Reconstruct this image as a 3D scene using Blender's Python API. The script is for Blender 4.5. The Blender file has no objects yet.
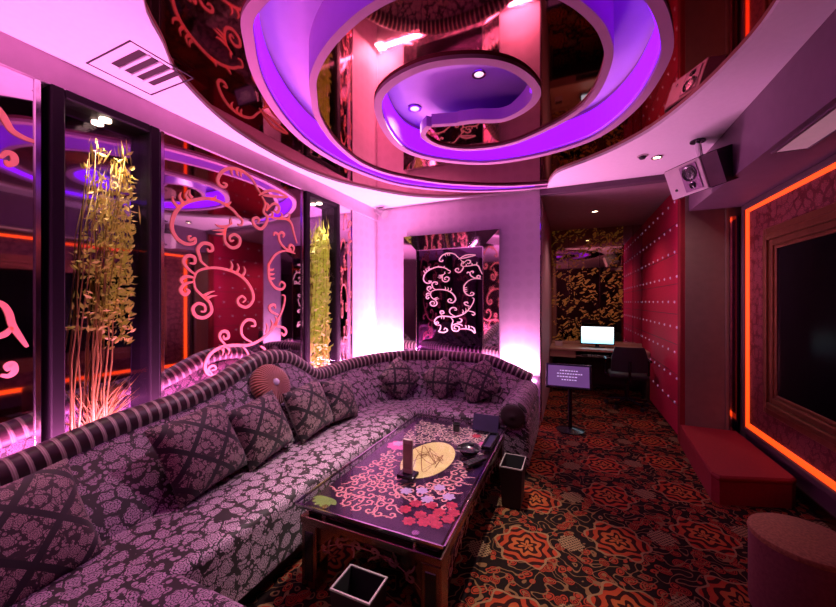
import bpy, bmesh, math, random
from mathutils import Vector, Matrix
from mathutils.geometry import tessellate_polygon
random.seed(7)
PI = math.pi
SC = bpy.context.scene
COL = SC.collection

# ------------------------------------------------------------------ node helpers
class S:
    """a scalar socket (or number) with arithmetic"""
    def __init__(s, g, x): s.g, s.x = g, x
    def __add__(s, o): return s.g.m('ADD', s, o)
    __radd__ = __add__
    def __sub__(s, o): return s.g.m('SUBTRACT', s, o)
    def __rsub__(s, o): return s.g.m('SUBTRACT', o, s)
    def __mul__(s, o): return s.g.m('MULTIPLY', s, o)
    __rmul__ = __mul__
    def __truediv__(s, o): return s.g.m('DIVIDE', s, o)
    def lt(s, o): return s.g.m('LESS_THAN', s, o)
    def gt(s, o): return s.g.m('GREATER_THAN', s, o)
    def mx(s, o): return s.g.m('MAXIMUM', s, o)
    def mn(s, o): return s.g.m('MINIMUM', s, o)
    def sin(s): return s.g.m('SINE', s)
    def cos(s): return s.g.m('COSINE', s)
    def abs(s): return s.g.m('ABSOLUTE', s)
    def floor(s): return s.g.m('FLOOR', s)
    def fract(s): return s.g.m('FRACT', s)
    def sqrt(s): return s.g.m('SQRT', s)
    def mod2(s): return s.g.m('FLOORED_MODULO', s, 2.0)

class Graph:
    def __init__(g, name):
        g.mat = bpy.data.materials.new(name)
        g.mat.use_nodes = True
        g.t = g.mat.node_tree
        g.b = g.t.nodes['Principled BSDF']
        g.out = g.t.nodes['Material Output']
    def n(g, kind, **kw):
        nd = g.t.nodes.new(kind)
        for k, v in kw.items(): setattr(nd, k, v)
        return nd
    def put(g, sock, v):
        if isinstance(v, S): v = v.x
        if isinstance(v, bpy.types.NodeSocket): g.t.links.new(v, sock)
        elif isinstance(v, (tuple, list)) and len(v) == 3 and sock.type == 'RGBA': sock.default_value = (*v, 1)
        else: sock.default_value = v
    def m(g, op, a, b=None):
        nd = g.n('ShaderNodeMath', operation=op)
        g.put(nd.inputs[0], a)
        if b is not None: g.put(nd.inputs[1], b)
        return S(g, nd.outputs[0])
    def ss(g, v, lo, hi):
        nd = g.n('ShaderNodeMapRange', interpolation_type='SMOOTHSTEP')
        g.put(nd.inputs[0], v); nd.inputs[1].default_value = lo; nd.inputs[2].default_value = hi
        return S(g, nd.outputs[0])
    def coord(g, which='Object'):
        tc = g.n('ShaderNodeTexCoord')
        return tc.outputs[which]
    def xyz(g, which='Object'):
        sp = g.n('ShaderNodeSeparateXYZ')
        g.t.links.new(g.coord(which), sp.inputs[0])
        return [S(g, sp.outputs[i]) for i in range(3)]
    def vec(g, x, y, z=0.0):
        c = g.n('ShaderNodeCombineXYZ')
        for i, v in enumerate((x, y, z)): g.put(c.inputs[i], v)
        return c.outputs[0]
    def noise(g, vec, scale, detail=2, out=0):
        nd = g.n('ShaderNodeTexNoise')
        if vec is not None: g.t.links.new(vec, nd.inputs['Vector'])
        nd.inputs['Scale'].default_value = scale; nd.inputs['Detail'].default_value = detail
        return S(g, nd.outputs[out])
    def voro(g, vec, scale, feature='F1', rnd=1.0):
        nd = g.n('ShaderNodeTexVoronoi', feature=feature)
        g.t.links.new(vec, nd.inputs['Vector'])
        nd.inputs['Scale'].default_value = scale; nd.inputs['Randomness'].default_value = rnd
        return nd
    def mix(g, f, a, b):
        nd = g.n('ShaderNodeMix', data_type='RGBA')
        g.put(nd.inputs[0], f); g.put(nd.inputs[6], a); g.put(nd.inputs[7], b)
        return nd.outputs[2]
    def bump(g, h, strength=0.3, dist=0.01):
        nd = g.n('ShaderNodeBump'); nd.inputs['Strength'].default_value = strength; nd.inputs['Distance'].default_value = dist
        g.put(nd.inputs['Height'], h); g.t.links.new(nd.outputs[0], g.b.inputs['Normal'])
    def set(g, **kw):
        for k, v in kw.items(): g.put(g.b.inputs[k.replace('_', ' ')], v)
        return g.mat

def plain(name, col, rough=0.5, metal=0.0, emit=None, es=0.0, vary=0.15, scale=14.0, spec=0.5, coat=0.0):
    g = Graph(name)
    nz = g.noise(g.coord(), scale, 3)
    dark = tuple(c * (1 - vary) for c in col); lite = tuple(min(1, c * (1 + vary)) for c in col)
    g.set(Base_Color=g.mix(nz, dark, lite), Roughness=rough, Metallic=metal, Coat_Weight=coat)
    g.b.inputs['Specular IOR Level'].default_value = spec
    if emit: g.set(Emission_Color=emit, Emission_Strength=es)
    return g.mat

def glow(name, col, strength):
    g = Graph(name)
    nz = g.noise(g.coord(), 3.0, 1)
    g.set(Base_Color=(0.02, 0.02, 0.02), Emission_Color=g.mix(nz, tuple(c * .9 for c in col), col), Emission_Strength=strength)
    return g.mat

def mirror(name, col, rough=0.02, smudge=0.03):
    g = Graph(name)
    nz = g.noise(g.coord(), 2.2, 4)
    g.set(Base_Color=g.mix(nz, tuple(c * .92 for c in col), col), Metallic=1.0, Roughness=nz * smudge + rough)
    return g.mat

def pane(name, tint=(0.9, 0.88, 0.95), rough=0.02):
    """thin clear glass: fresnel mix of a see-through and a mirror-like coat"""
    g = Graph(name)
    tr = g.n('ShaderNodeBsdfTransparent'); tr.inputs[0].default_value = (*tint, 1)
    gl = g.n('ShaderNodeBsdfGlossy'); gl.inputs['Roughness'].default_value = rough
    lw = g.n('ShaderNodeLayerWeight')
    fz = S(g, lw.outputs['Facing']); fr = fz * fz * fz * fz * fz * .7 + .018
    mx = g.n('ShaderNodeMixShader')
    g.put(mx.inputs[0], fr); g.t.links.new(tr.outputs[0], mx.inputs[1]); g.t.links.new(gl.outputs[0], mx.inputs[2])
    g.t.links.new(mx.outputs[0], g.out.inputs[0])
    return g.mat

def damask_mask(g, u, v, cell=.085):
    """woven damask: scattered chrysanthemum roundels with petal lines, dark veins between"""
    wob = g.noise(g.vec(u, v), 2.2 / cell, 3) - .5; wob2 = g.noise(g.vec(v, u), 2.4 / cell, 3) - .5
    uu = u + wob * (.34 * cell); vv = v + wob2 * (.34 * cell)
    vo = g.voro(g.vec(uu, vv), 1 / cell, 'F1', .75)
    sp = g.n('ShaderNodeSeparateXYZ'); g.t.links.new(vo.outputs['Position'], sp.inputs[0])
    lu = uu - S(g, sp.outputs[0]); lv = vv - S(g, sp.outputs[1])
    r = (lu * lu + lv * lv).sqrt(); a = g.m('ARCTAN2', lv, lu)
    lob = (a * 7).cos()
    R = lob * (.055 * cell) + .43 * cell
    petal = (a * 7 + r * (3.0 / cell)).sin()
    mum = g.ss((r * (2 * PI / (cell * .16)) + petal * 1.7).sin(), -.85, -.25) * r.lt(R)
    lf = g.voro(g.vec(u, v), 3.1 / cell, 'F1', 1.0)
    small = S(g, lf.outputs[0])
    leaf = small.lt(.40) * r.gt(R + .05 * cell)
    ed = g.voro(g.vec(uu, vv), 1 / cell, 'DISTANCE_TO_EDGE', .75)
    big = g.noise(g.vec(u, v), .42 / cell, 1)
    gap = g.ss(S(g, ed.outputs[0]) - g.ss(big, .52, .68) * .07, .004, .022)
    return (mum + leaf * .9) * gap

def damask(name, light, dark, which='UV', cell=.085, rough=.62):
    g = Graph(name)
    x, y, z = g.xyz(which)
    k = damask_mask(g, x, y, cell)
    sh = g.noise(g.coord(which), 6, 2)
    lc = g.mix(sh, tuple(c * .65 for c in light), light)
    g.set(Base_Color=g.mix(k, dark, lc), Roughness=rough, Sheen_Weight=.12)
    g.bump(k, .25, .004)
    return g.mat

# ------------------------------------------------------------------ mesh helpers
class MB:
    def __init__(s): s.v, s.f, s.uv = [], [], []
    def add(s, vs, fs, uvs=None):
        k = len(s.v)
        s.v += [tuple(p) for p in vs]
        s.uv += list(uvs) if uvs else [(p[0], p[1]) for p in vs]
        s.f += [tuple(i + k for i in f) for f in fs]
        return s
    def box(s, x0, x1, y0, y1, z0, z1):
        vs = [(x, y, z) for z in (z0, z1) for y in (y0, y1) for x in (x0, x1)]
        return s.add(vs, [(0, 2, 3, 1), (4, 5, 7, 6), (0, 1, 5, 4), (2, 6, 7, 3), (0, 4, 6, 2), (1, 3, 7, 5)])
    def rbox(s, x0, x1, y0, y1, z0, z1, r=.01, seg=2, M=None):
        bm = bmesh.new(); bmesh.ops.create_cube(bm, size=1)
        for v in bm.verts:
            v.co = Vector((x0 + (v.co.x + .5) * (x1 - x0), y0 + (v.co.y + .5) * (y1 - y0), z0 + (v.co.z + .5) * (z1 - z0)))
        bmesh.ops.bevel(bm, geom=bm.edges[:], offset=r, segments=seg, profile=.5, affect='EDGES')
        bm.verts.index_update()
        vs = [(M @ v.co) if M else v.co.copy() for v in bm.verts]
        s.add(vs, [[v.index for v in f.verts] for f in bm.faces]); bm.free(); return s
    def prism(s, pts, z0, z1):
        n = len(pts); tri = tessellate_polygon([[Vector((x, y, 0)) for x, y in pts]])
        vs = [(x, y, z0) for x, y in pts] + [(x, y, z1) for x, y in pts]
        fs = [tuple(t) for t in tri] + [tuple(i + n for i in t) for t in tri]
        fs += [(i, (i + 1) % n, n + (i + 1) % n, n + i) for i in range(n)]
        return s.add(vs, fs)
    def lathe(s, prof, seg=32, c=(0, 0, 0), M=None, sx=1, sy=1):
        """prof: (r, z) pairs"""
        vs, uv = [], []
        for r, z in prof:
            for k in range(seg):
                a = 2 * PI * k / seg
                p = Vector((r * math.cos(a) * sx, r * math.sin(a) * sy, z))
                if M: p = M @ p
                vs.append(p + Vector(c)); uv.append((a / (2 * PI), z))
        fs = []
        for i in range(len(prof) - 1):
            for k in range(seg):
                fs.append((i * seg + k, i * seg + (k + 1) % seg, (i + 1) * seg + (k + 1) % seg, (i + 1) * seg + k))
        if prof[0][0] > 1e-6: fs.append(tuple(range(seg))[::-1])
        if prof[-1][0] > 1e-6: fs.append(tuple((len(prof) - 1) * seg + k for k in range(seg)))
        return s.add(vs, fs, uv)
    def tube(s, pts, rad, seg=8, cap=True):
        pts = [Vector(p) for p in pts]; n = len(pts)
        rs = rad if isinstance(rad, (list, tuple)) else [rad] * n
        vs, uv = [], []; L = 0; up = Vector((0, 0, 1))
        for i, p in enumerate(pts):
            t = (pts[min(i + 1, n - 1)] - pts[max(i - 1, 0)]).normalized()
            a = up if abs(t.dot(up)) < .95 else Vector((1, 0, 0))
            e1 = t.cross(a).normalized(); e2 = e1.cross(t)
            if i: L += (p - pts[i - 1]).length
            for k in range(seg):
                th = 2 * PI * k / seg
                vs.append(p + (e1 * math.cos(th) + e2 * math.sin(th)) * rs[i]); uv.append((L, k / seg))
        fs = [(i * seg + k, i * seg + (k + 1) % seg, (i + 1) * seg + (k + 1) % seg, (i + 1) * seg + k) for i in range(n - 1) for k in range(seg)]
        if cap: fs += [tuple(range(seg))[::-1], tuple((n - 1) * seg + k for k in range(seg))]
        return s.add(vs, fs, uv)
    def grid(s, rows, uvs=None, closed=False):
        """rows: equal-length lists of points -> quads"""
        m = len(rows[0]); vs = [p for r in rows for p in r]
        uv = [q for r in uvs for q in r] if uvs else None
        fs = []
        for i in range(len(rows) - 1):
            for k in range(m if closed else m - 1):
                fs.append((i * m + k, i * m + (k + 1) % m, (i + 1) * m + (k + 1) % m, (i + 1) * m + k))
        return s.add(vs, fs, uv)
    def ribbon(s, pts2, width, to3, tip=False):
        """flat tapered ribbon through 2-D points, mapped to 3-D by to3(u, v)"""
        P = smooth(pts2, 5 if len(pts2) > 3 else 4); n = len(P); vs = []
        for i, (x, y) in enumerate(P):
            x0, y0 = P[max(i - 1, 0)]; x1, y1 = P[min(i + 1, n - 1)]
            dx, dy = x1 - x0, y1 - y0; l = math.hypot(dx, dy) or 1
            t = i / (n - 1)
            w = width * ((1 - t) ** .8 + .06) if tip else width * (.42 + .58 * math.sin(PI * min(1, max(0, t))) ** .8)
            ox, oy = -dy / l * w / 2, dx / l * w / 2
            vs += [to3(x + ox, y + oy), to3(x - ox, y - oy)]
        return s.add(vs, [(2 * i, 2 * i + 1, 2 * i + 3, 2 * i + 2) for i in range(n - 1)])
    def build(s, name, mat, parent=None, smooth_=False, world=True):
        me = bpy.data.meshes.new(name); me.from_pydata(s.v, [], s.f); me.update()
        uvl = me.uv_layers.new(name='UVMap')
        for lp in me.loops: uvl.data[lp.index].uv = s.uv[lp.vertex_index]
        bm = bmesh.new(); bm.from_mesh(me); bmesh.ops.recalc_face_normals(bm, faces=bm.faces[:]); bm.to_mesh(me); bm.free()
        if smooth_:
            for p in me.polygons: p.use_smooth = True
            if smooth_ != 'all': me.set_sharp_from_angle(angle=math.radians(40))
        me.materials.append(mat)
        o = bpy.data.objects.new(name, me); COL.objects.link(o)
        if parent:
            o.parent = parent
            if world: o.location = -wloc(parent)
        return o

def wloc(o):
    v = Vector((0, 0, 0))
    while o: v = v + o.location; o = o.parent
    return v

def smooth(P, k=5, closed=False):
    """Catmull-Rom through points (any dimension)"""
    n = len(P); out = []
    for i in range(n if closed else n - 1):
        if closed: p = [P[(i + j) % n] for j in (-1, 0, 1, 2)]
        else: p = [P[max(i - 1, 0)], P[i], P[i + 1], P[min(i + 2, n - 1)]]
        for j in range(k):
            t = j / k
            out.append(tuple(.5 * (2 * b + (c - a) * t + (2 * a - 5 * b + 4 * c - d) * t * t + (3 * b - a - 3 * c + d) * t ** 3) for a, b, c, d in zip(*p)))
    if not closed: out.append(tuple(P[-1]))
    return out

def thing(name, label, cat, loc=(0, 0, 0), group=None, rot=None):
    o = bpy.data.objects.new(name, None); COL.objects.link(o); o.location = loc
    o.empty_display_size = .05
    if rot is not None: o.rotation_euler = rot
    return tag(o, label, cat, group)
def tag(o, label, cat, group=None):
    o['label'] = label; o['category'] = cat
    if group: o['group'] = group
    return o
def struct(o): o['kind'] = 'structure'; return o
def copy_tree(o, parent=None):
    c = o.copy(); COL.objects.link(c)
    if parent: c.parent = parent
    for ch in [x for x in o.children]: copy_tree(ch, c)
    return c
STENCIL = [
    ('m', [(0.116,-0.521),(0.098,-0.528),(0.107,-0.55),(0.138,-0.531),(0.135,-0.562),(0.082,-0.575),(0.026,-0.547),(-0.001,-0.486),(0.016,-0.405),(0.064,-0.337),(0.145,-0.287),(0.244,-0.254),(0.338,-0.261),(0.409,-0.288),(0.447,-0.318),(0.485,-0.343),(0.476,-0.381),(0.446,-0.38)]),
    ('t', [(0.04,-0.36),(0.008,-0.335),(0.005,-0.303)]),
    ('t', [(0.067,-0.331),(0.045,-0.297),(0.054,-0.263)]),
    ('t', [(0.104,-0.306),(0.082,-0.276),(0.098,-0.236)]),
    ('t', [(0.121,-0.282),(0.104,-0.263),(0.107,-0.231)]),
    ('t', [(0.244,-0.257),(0.273,-0.241),(0.284,-0.219)]),
    ('t', [(0.352,-0.27),(0.38,-0.25),(0.395,-0.233)]),
    ('m', [(0.398,-0.388),(0.359,-0.417),(0.344,-0.469),(0.352,-0.525),(0.403,-0.554),(0.455,-0.529),(0.464,-0.481),(0.424,-0.457),(0.384,-0.481),(0.392,-0.509),(0.416,-0.498)]),
    ('t', [(0.359,-0.415),(0.304,-0.423),(0.277,-0.413)]),
    ('t', [(0.352,-0.441),(0.304,-0.45),(0.257,-0.46)]),
    ('t', [(0.349,-0.461),(0.311,-0.474),(0.277,-0.478)]),
    ('t', [(0.398,-0.388),(0.388,-0.37),(0.398,-0.345)]),
    ('m', [(0.332,-0.12),(0.361,-0.124),(0.341,-0.148),(0.304,-0.141),(0.295,-0.104),(0.332,-0.041),(0.395,0.0),(0.485,0.011),(0.565,-0.017),(0.615,-0.071),(0.653,-0.109)]),
    ('t', [(0.395,-0.004),(0.398,-0.031),(0.409,-0.051)]),
    ('t', [(0.439,0.008),(0.442,-0.023),(0.455,-0.039)]),
    ('t', [(0.473,0.009),(0.473,-0.02),(0.479,-0.039)]),
    ('m', [(0.632,-0.122),(0.702,-0.073),(0.776,-0.045),(0.864,-0.045),(0.926,-0.055)]),
    ('m', [(0.667,-0.112),(0.757,-0.094),(0.926,-0.06)]),
    ('m', [(0.658,-0.121),(0.693,-0.169),(0.676,-0.238),(0.711,-0.266),(0.702,-0.318),(0.649,-0.375),(0.59,-0.356),(0.578,-0.317),(0.615,-0.295),(0.635,-0.311),(0.618,-0.336)]),
    ('m', [(0.685,-0.164),(0.72,-0.177),(0.702,-0.224)]),
    ('m', [(0.702,-0.218),(0.776,-0.148),(0.834,-0.163),(0.815,-0.213),(0.776,-0.2)]),
    ('m', [(0.711,-0.266),(0.815,-0.258),(0.915,-0.243),(0.968,-0.271),(1.0,-0.352),(1.033,-0.427)]),
    ('t', [(0.757,-0.263),(0.767,-0.232),(0.748,-0.214)]),
    ('t', [(0.854,-0.254),(0.864,-0.217),(0.844,-0.199)]),
    ('t', [(0.926,-0.249),(0.946,-0.205),(0.936,-0.185)]),
    ('m', [(1.012,-0.517),(0.894,-0.509),(0.795,-0.552),(0.729,-0.634),(0.724,-0.649),(0.731,-0.749),(0.789,-0.818),(0.861,-0.828),(0.894,-0.792),(0.856,-0.767),(0.829,-0.799)]),
    ('m', [(0.776,-0.407),(0.786,-0.379),(0.824,-0.391),(0.838,-0.441),(0.894,-0.486),(0.989,-0.505)]),
    ('m', [(0.824,-0.391),(0.854,-0.363),(0.884,-0.373),(0.87,-0.403)]),
    ('m', [(0.989,-0.505),(0.996,-0.464),(0.957,-0.45),(0.94,-0.48),(0.968,-0.487)]),
    ('t', [(0.735,-0.682),(0.767,-0.675),(0.778,-0.661)]),
    ('t', [(0.731,-0.715),(0.767,-0.713),(0.785,-0.701)]),
    ('t', [(0.742,-0.748),(0.771,-0.747),(0.789,-0.737)]),
    ('m', [(0.131,-0.792),(0.144,-0.852),(0.194,-0.899),(0.238,-0.941),(0.248,-0.998),(0.2,-1.034),(0.144,-1.021),(0.125,-0.974),(0.158,-0.942),(0.2,-0.956),(0.204,-0.992),(0.175,-0.994)]),
    ('m', [(0.131,-0.796),(0.151,-0.743),(0.215,-0.714),(0.306,-0.705),(0.42,-0.723),(0.508,-0.771),(0.568,-0.847),(0.578,-0.918),(0.526,-0.969),(0.464,-0.957),(0.446,-0.918),(0.481,-0.891),(0.512,-0.915),(0.487,-0.937)]),
    ('t', [(0.387,-0.718),(0.403,-0.679),(0.387,-0.644)]),
    ('t', [(0.434,-0.729),(0.455,-0.69),(0.441,-0.658)]),
    ('t', [(0.481,-0.752),(0.508,-0.708),(0.494,-0.673)]),
    ('t', [(0.194,-0.895),(0.238,-0.87),(0.272,-0.86)]),
    ('t', [(0.208,-0.913),(0.252,-0.894),(0.29,-0.891)]),
    ('m', [(0.138,-0.758),(0.091,-0.724),(0.068,-0.685),(0.091,-0.648),(0.134,-0.651),(0.136,-0.688),(0.104,-0.691)]),
    ('m', [(0.131,-0.806),(0.078,-0.822),(0.05,-0.858),(0.075,-0.889),(0.101,-0.867),(0.08,-0.852)]),
    ('m', [(0.128,-0.779),(0.084,-0.776),(0.054,-0.797),(0.064,-0.823)]),
    ('m', [(0.23,-0.71),(0.179,-0.673),(0.169,-0.642),(0.157,-0.597),(0.191,-0.555),(0.244,-0.557),(0.257,-0.588),(0.232,-0.601),(0.219,-0.583)]),
    ('m', [(0.248,-1.385),(0.281,-1.38),(0.262,-1.354),(0.227,-1.37),(0.248,-1.413),(0.215,-1.391),(0.206,-1.337),(0.245,-1.272),(0.322,-1.239),(0.42,-1.238),(0.545,-1.249),(0.663,-1.214),(0.757,-1.154),(0.823,-1.073),(0.88,-0.969),(0.894,-0.889),(0.861,-0.875)]),
    ('t', [(0.703,-1.176),(0.714,-1.134),(0.699,-1.097)]),
    ('t', [(0.746,-1.153),(0.763,-1.112),(0.746,-1.073)]),
    ('t', [(0.789,-1.123),(0.807,-1.081),(0.789,-1.045)]),
    ('t', [(0.322,-1.242),(0.334,-1.27),(0.325,-1.298)]),
    ('t', [(0.362,-1.241),(0.379,-1.272),(0.367,-1.3)]),
    ('m', [(0.354,-1.231),(0.309,-1.177),(0.318,-1.137),(0.362,-1.138),(0.373,-1.177),(0.344,-1.186),(0.334,-1.162)]),
    ('m', [(0.573,-1.237),(0.49,-1.182),(0.478,-1.111),(0.523,-1.065),(0.583,-1.074),(0.595,-1.111),(0.557,-1.111)]),
    ('m', [(0.823,-1.038),(0.75,-1.008),(0.733,-0.968),(0.781,-0.955),(0.794,-0.985)]),
    ('m', [(0.789,-1.123),(0.88,-1.146),(0.908,-1.183),(0.88,-1.208),(0.856,-1.183)]),
    ('m', [(0.478,-1.244),(0.535,-1.32),(0.513,-1.415),(0.531,-1.508),(0.617,-1.522),(0.644,-1.448),(0.574,-1.42),(0.557,-1.475),(0.597,-1.481)]),
    ('m', [(0.634,-1.487),(0.754,-1.473),(0.855,-1.498),(0.908,-1.549),(0.896,-1.459),(0.838,-1.423)]),
    ('m', [(0.256,-1.419),(0.315,-1.423),(0.304,-1.503),(0.282,-1.545),(0.373,-1.559),(0.439,-1.515),(0.399,-1.47),(0.373,-1.508)]),
    ('m', [(0.754,-1.473),(0.763,-1.434),(0.745,-1.405)]),
    ('m', [(0.797,-1.479),(0.813,-1.435),(0.797,-1.403)]),
    ('m', [(0.644,-1.27),(0.686,-1.3),(0.669,-1.346),(0.6,-1.348)]),
    ('m', [(0.513,-1.415),(0.6,-1.38),(0.669,-1.393),(0.703,-1.422)]),
]
# ------------------------------------------------------------------ materials
PINK = (1.0, .18, .62)
M = {}
M['plaster'] = plain('white_plaster', (.78, .70, .76), .7, vary=.05, scale=30)
M['wallpaper'] = None
g = Graph('lilac_wallpaper')
x, y, z = g.xyz(); vv = g.voro(g.vec(x + y, z), 7.0, 'F1', .2)
k = g.ss(S(g, vv.outputs[0]), .25, .42)
g.set(Base_Color=g.mix(k, (.68, .57, .65), (.72, .61, .69)), Roughness=.55); M['wallpaper'] = g.mat
M['band'] = plain('pink_cornice', (.62, .46, .56), .5, vary=.08)
M['alcove_paint'] = plain('mauve_paint', (.36, .22, .26), .7)
M['dark_paint'] = plain('dark_plum_paint', (.07, .035, .045), .6)
M['bulk'] = plain('plum_bulkhead', (.13, .07, .11), .55)
M['tan'] = plain('tan_panel', (.21, .155, .115), .5)
M['redwall'] = plain('red_felt', (.60, .006, .075), .75, vary=.25, scale=40)
M['redseat'] = plain('red_velvet', (.22, .004, .010), .8, vary=.25, scale=60)
M['mirror'] = mirror('silver_mirror', (.80, .70, .78))
M['mirror_dark'] = mirror('smoked_mirror', (.11, .06, .13))
M['mirror_brown'] = mirror('bronze_mirror', (.46, .15, .125))
M['bevel'] = mirror('bevelled_mirror', (.85, .74, .80), .03)
M['chrome'] = mirror('chrome', (.75, .70, .75), .12)
M['bronze'] = mirror('bronze_metal', (.30, .18, .15), .25)
M['gold_frame'] = plain('gold_leaf_frame', (.26, .105, .05), .35, .7, vary=.3)
M['black'] = plain('black_lacquer', (.012, .010, .014), .25, vary=.2)
M['black_matte'] = plain('black_matte', (.02, .016, .02), .6)
M['frame_black'] = plain('niche_frame_black', (.010, .006, .010), .5, spec=.15)
M['glass'] = pane('clear_glass')
M['scroll'] = plain('coral_etching', (.85, .30, .28), .6, emit=(1.0, .17, .15), es=.30)  # mild emission put in so the etching looks self-lit
M['scroll_pale'] = plain('pale_etching', (.90, .66, .62), .6, emit=(1.0, .55, .5), es=.20)  # pale version, also given a little painted-in glow
M['led_pink'] = glow('pink_led', (1, .30, .80), 14)
M['led_purple'] = glow('purple_led', (.22, .003, .95), 2.3)
M['led_orange'] = glow('orange_led', (1, .055, .004), 2.3)
M['led_soft'] = glow('soft_base_led', (1, .75, .55), 2.0)
M['lamp'] = glow('warm_lamp', (1, .75, .5), 14)
M['lamp_off'] = plain('lens', (.7, .6, .65), .2, emit=(1, .6, .8), es=.6)
M['damask'] = damask('damask_plum', (.46, .29, .40), (.012, .005, .008))
M['damask_seat'] = damask('damask_seat', (.62, .39, .54), (.014, .006, .009))  # same fabric as the back, lightened to imitate light falling on the seat
M['plinth'] = plain('dark_plinth', (.03, .012, .015), .5)
# striped roll
g = Graph('striped_roll')
u, v, _ = g.xyz('UV')
ph = (u / .056).fract()
tan = g.ss(ph, .58, .68) * g.ss(ph, .99, .90)
fine = ((ph * 40).sin() * .5 + .5)
c = g.mix(tan, (.028, .003, .008), g.mix(fine, (.36, .25, .20), (.62, .50, .45)))
g.set(Base_Color=c, Roughness=.42, Sheen_Weight=.3); g.bump(tan, .5, .008); M['roll'] = g.mat
# lattice pillow
g = Graph('lattice_damask')
x, y, z = g.xyz('UV')
k = damask_mask(g, x + 3.0, y + 3.1, .050)
p = ((x + y) / .23).fract() - .5; q = ((x - y) / .23).fract() - .5
band = p.abs().lt(.075).mx(q.abs().lt(.075))
c = g.mix(k, (.030, .014, .016), (.40, .25, .26))
g.set(Base_Color=g.mix(band, c, (.010, .006, .008)), Roughness=.65, Sheen_Weight=.2); g.bump(band, .6, -.006); M['pillow'] = g.mat
# pleated rosette
g = Graph('pleated_silk')
u, v, _ = g.xyz('UV')
w = (u * 2 * PI * 44).sin()
g.set(Base_Color=g.mix(w * .5 + .5, (.26, .06, .035), (.62, .20, .13)), Roughness=.4, Sheen_Weight=.4); g.bump(w, .6, .01); M['silk'] = g.mat
# carpet
g = Graph('floral_carpet')
x, y, z = g.xyz()
wob = g.noise(g.vec(x, y), 9, 2) - .5
xx = x + wob * .05; yy = y + wob * .05
W, Hh = .52, .56
cu = xx / W; iu = cu.floor(); cv = yy / Hh + iu.mod2() * .5
lu = (cu.fract() - .5) * W; lv = (cv.fract() - .5) * Hh
r = (lu * lu + lv * lv).sqrt(); a = g.m('ARCTAN2', lv, lu)
lob = (a * 6).cos()
R = lob * .022 + .165
ins = r.lt(R)
ring = ((r * (2 * PI / .058)) + lob * 1.7 + (a * 3).sin()).sin()
# small olive medallions on the half-cells
mu = ((cu + .5).fract() - .5) * W; iu2 = (cu + .5).floor(); mv = ((yy / Hh + iu2.mod2() * .5 + .25).fract() - .5) * Hh
r2 = (mu * mu + mv * mv).sqrt(); a2 = g.m('ARCTAN2', mv, mu)
ins2 = r2.lt(.072 + (a2 * 8).cos() * .007) * ins.lt(.5)
net = ((mu * 260).sin() * (mv * 260).sin()).gt(-.12)
# tendrils between
sw = g.noise(g.vec(xx, yy), 7.5, 1)
ten = ((sw * 44).sin() - .86).gt(0) * ins.lt(.5)
lf = g.voro(g.vec(xx, yy), 15, 'F1', .9)
fl = S(g, lf.outputs[0]).lt(.46) * ins.lt(.5)
flr = (S(g, lf.outputs[0]) * 50).sin().gt(-.25)
base = (.012, .006, .005)
c = g.mix(fl, base, g.mix(flr, (.05, .008, .006), (.36, .045, .020)))
c = g.mix(ten, c, (.24, .115, .05))
c = g.mix(ins, c, g.mix(ring.gt(-.1), (.035, .008, .006), g.mix(g.ss(r, .03, .15), (.50, .13, .035), (.42, .045, .018))))
c = g.mix((r - R).abs().lt(.007), c, (.32, .17, .08))
c = g.mix(ins2, c, g.mix(net, (.06, .03, .015), (.34, .20, .10)))
pile = g.noise(g.coord(), 260, 1)
g.set(Base_Color=g.mix(pile * .45 + .18, c, (.006, .003, .003)), Roughness=.9); g.b.inputs['Specular IOR Level'].default_value = .06
g.bump(pile, .4, .004); M['carpet'] = g.mat
# gold-leaf patterned mirror of the alcove
g = Graph('gold_leaf_mirror')
x, y, z = g.xyz()
nv = g.noise(g.vec(x, z), 5, 2) - .5
v1 = g.voro(g.vec((x + nv * .3) * 1.0, (z + nv * .3) * 1.7), 17, 'F1', 1.0)
lf = S(g, v1.outputs[0]).lt(.42) * x.lt(.80)
pt = g.noise(g.vec(x, z), 1.7, 2).gt(.44)
k = lf * pt
c = g.mix(k, g.mix(x.lt(.80), (.62, .45, .48), (.46, .33, .20)), (.58, .36, .08))
g.set(Base_Color=c, Metallic=g.m('SUBTRACT', 1.0, k * .35), Roughness=k * .40 + .03, Emission_Color=(.9, .42, .05), Emission_Strength=k * .03); M['gold_mirror'] = g.mat  # slight emission painted into the gold leaf to brighten it
# damask paper round the big screen
g = Graph('crimson_border_paper')
x, y, z = g.xyz()
k = damask_mask(g, y + 5.0, z + 5.0, .10)
g.set(Base_Color=g.mix(k, (.075, .003, .005), (.22, .055, .06)), Roughness=.5); M['border'] = g.mat
M['screen'] = plain('dark_screen_glass', (.004, .003, .005), .2, spec=.04)
M['wood'] = plain('pale_wood_top', (.42, .26, .17), .45)
M['wood_dark'] = plain('dark_wood', (.05, .026, .022), .5)
M['tweed'] = plain('speckled_brown_fabric', (.30, .15, .06), .9, vary=.7, scale=90)
M['gold_leaves'] = plain('gold_leaves', (.80, .55, .12), .5, vary=.4, scale=20, emit=(1, .6, .10), es=.16)  # emission put into the leaves to make them look lit
M['straw'] = plain('dry_straw', (.52, .36, .07), .6, vary=.3)
M['lime_leaves'] = plain('lime_leaves', (.55, .58, .10), .5, vary=.4, scale=20, emit=(.95, .75, .10), es=.30)  # stronger emission painted in for the brightly lit leaves
M['pebble'] = plain('pale_pebbles', (.80, .62, .66), .6, vary=.3, scale=40)
M['speaker'] = plain('speaker_grey', (.50, .42, .42), .5)
M['stud'] = plain('crystal_stud', (.75, .55, .72), .15, emit=(.9, .45, .9), es=.10)  # faint emission put in for sparkle; studs are no lamps

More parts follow.
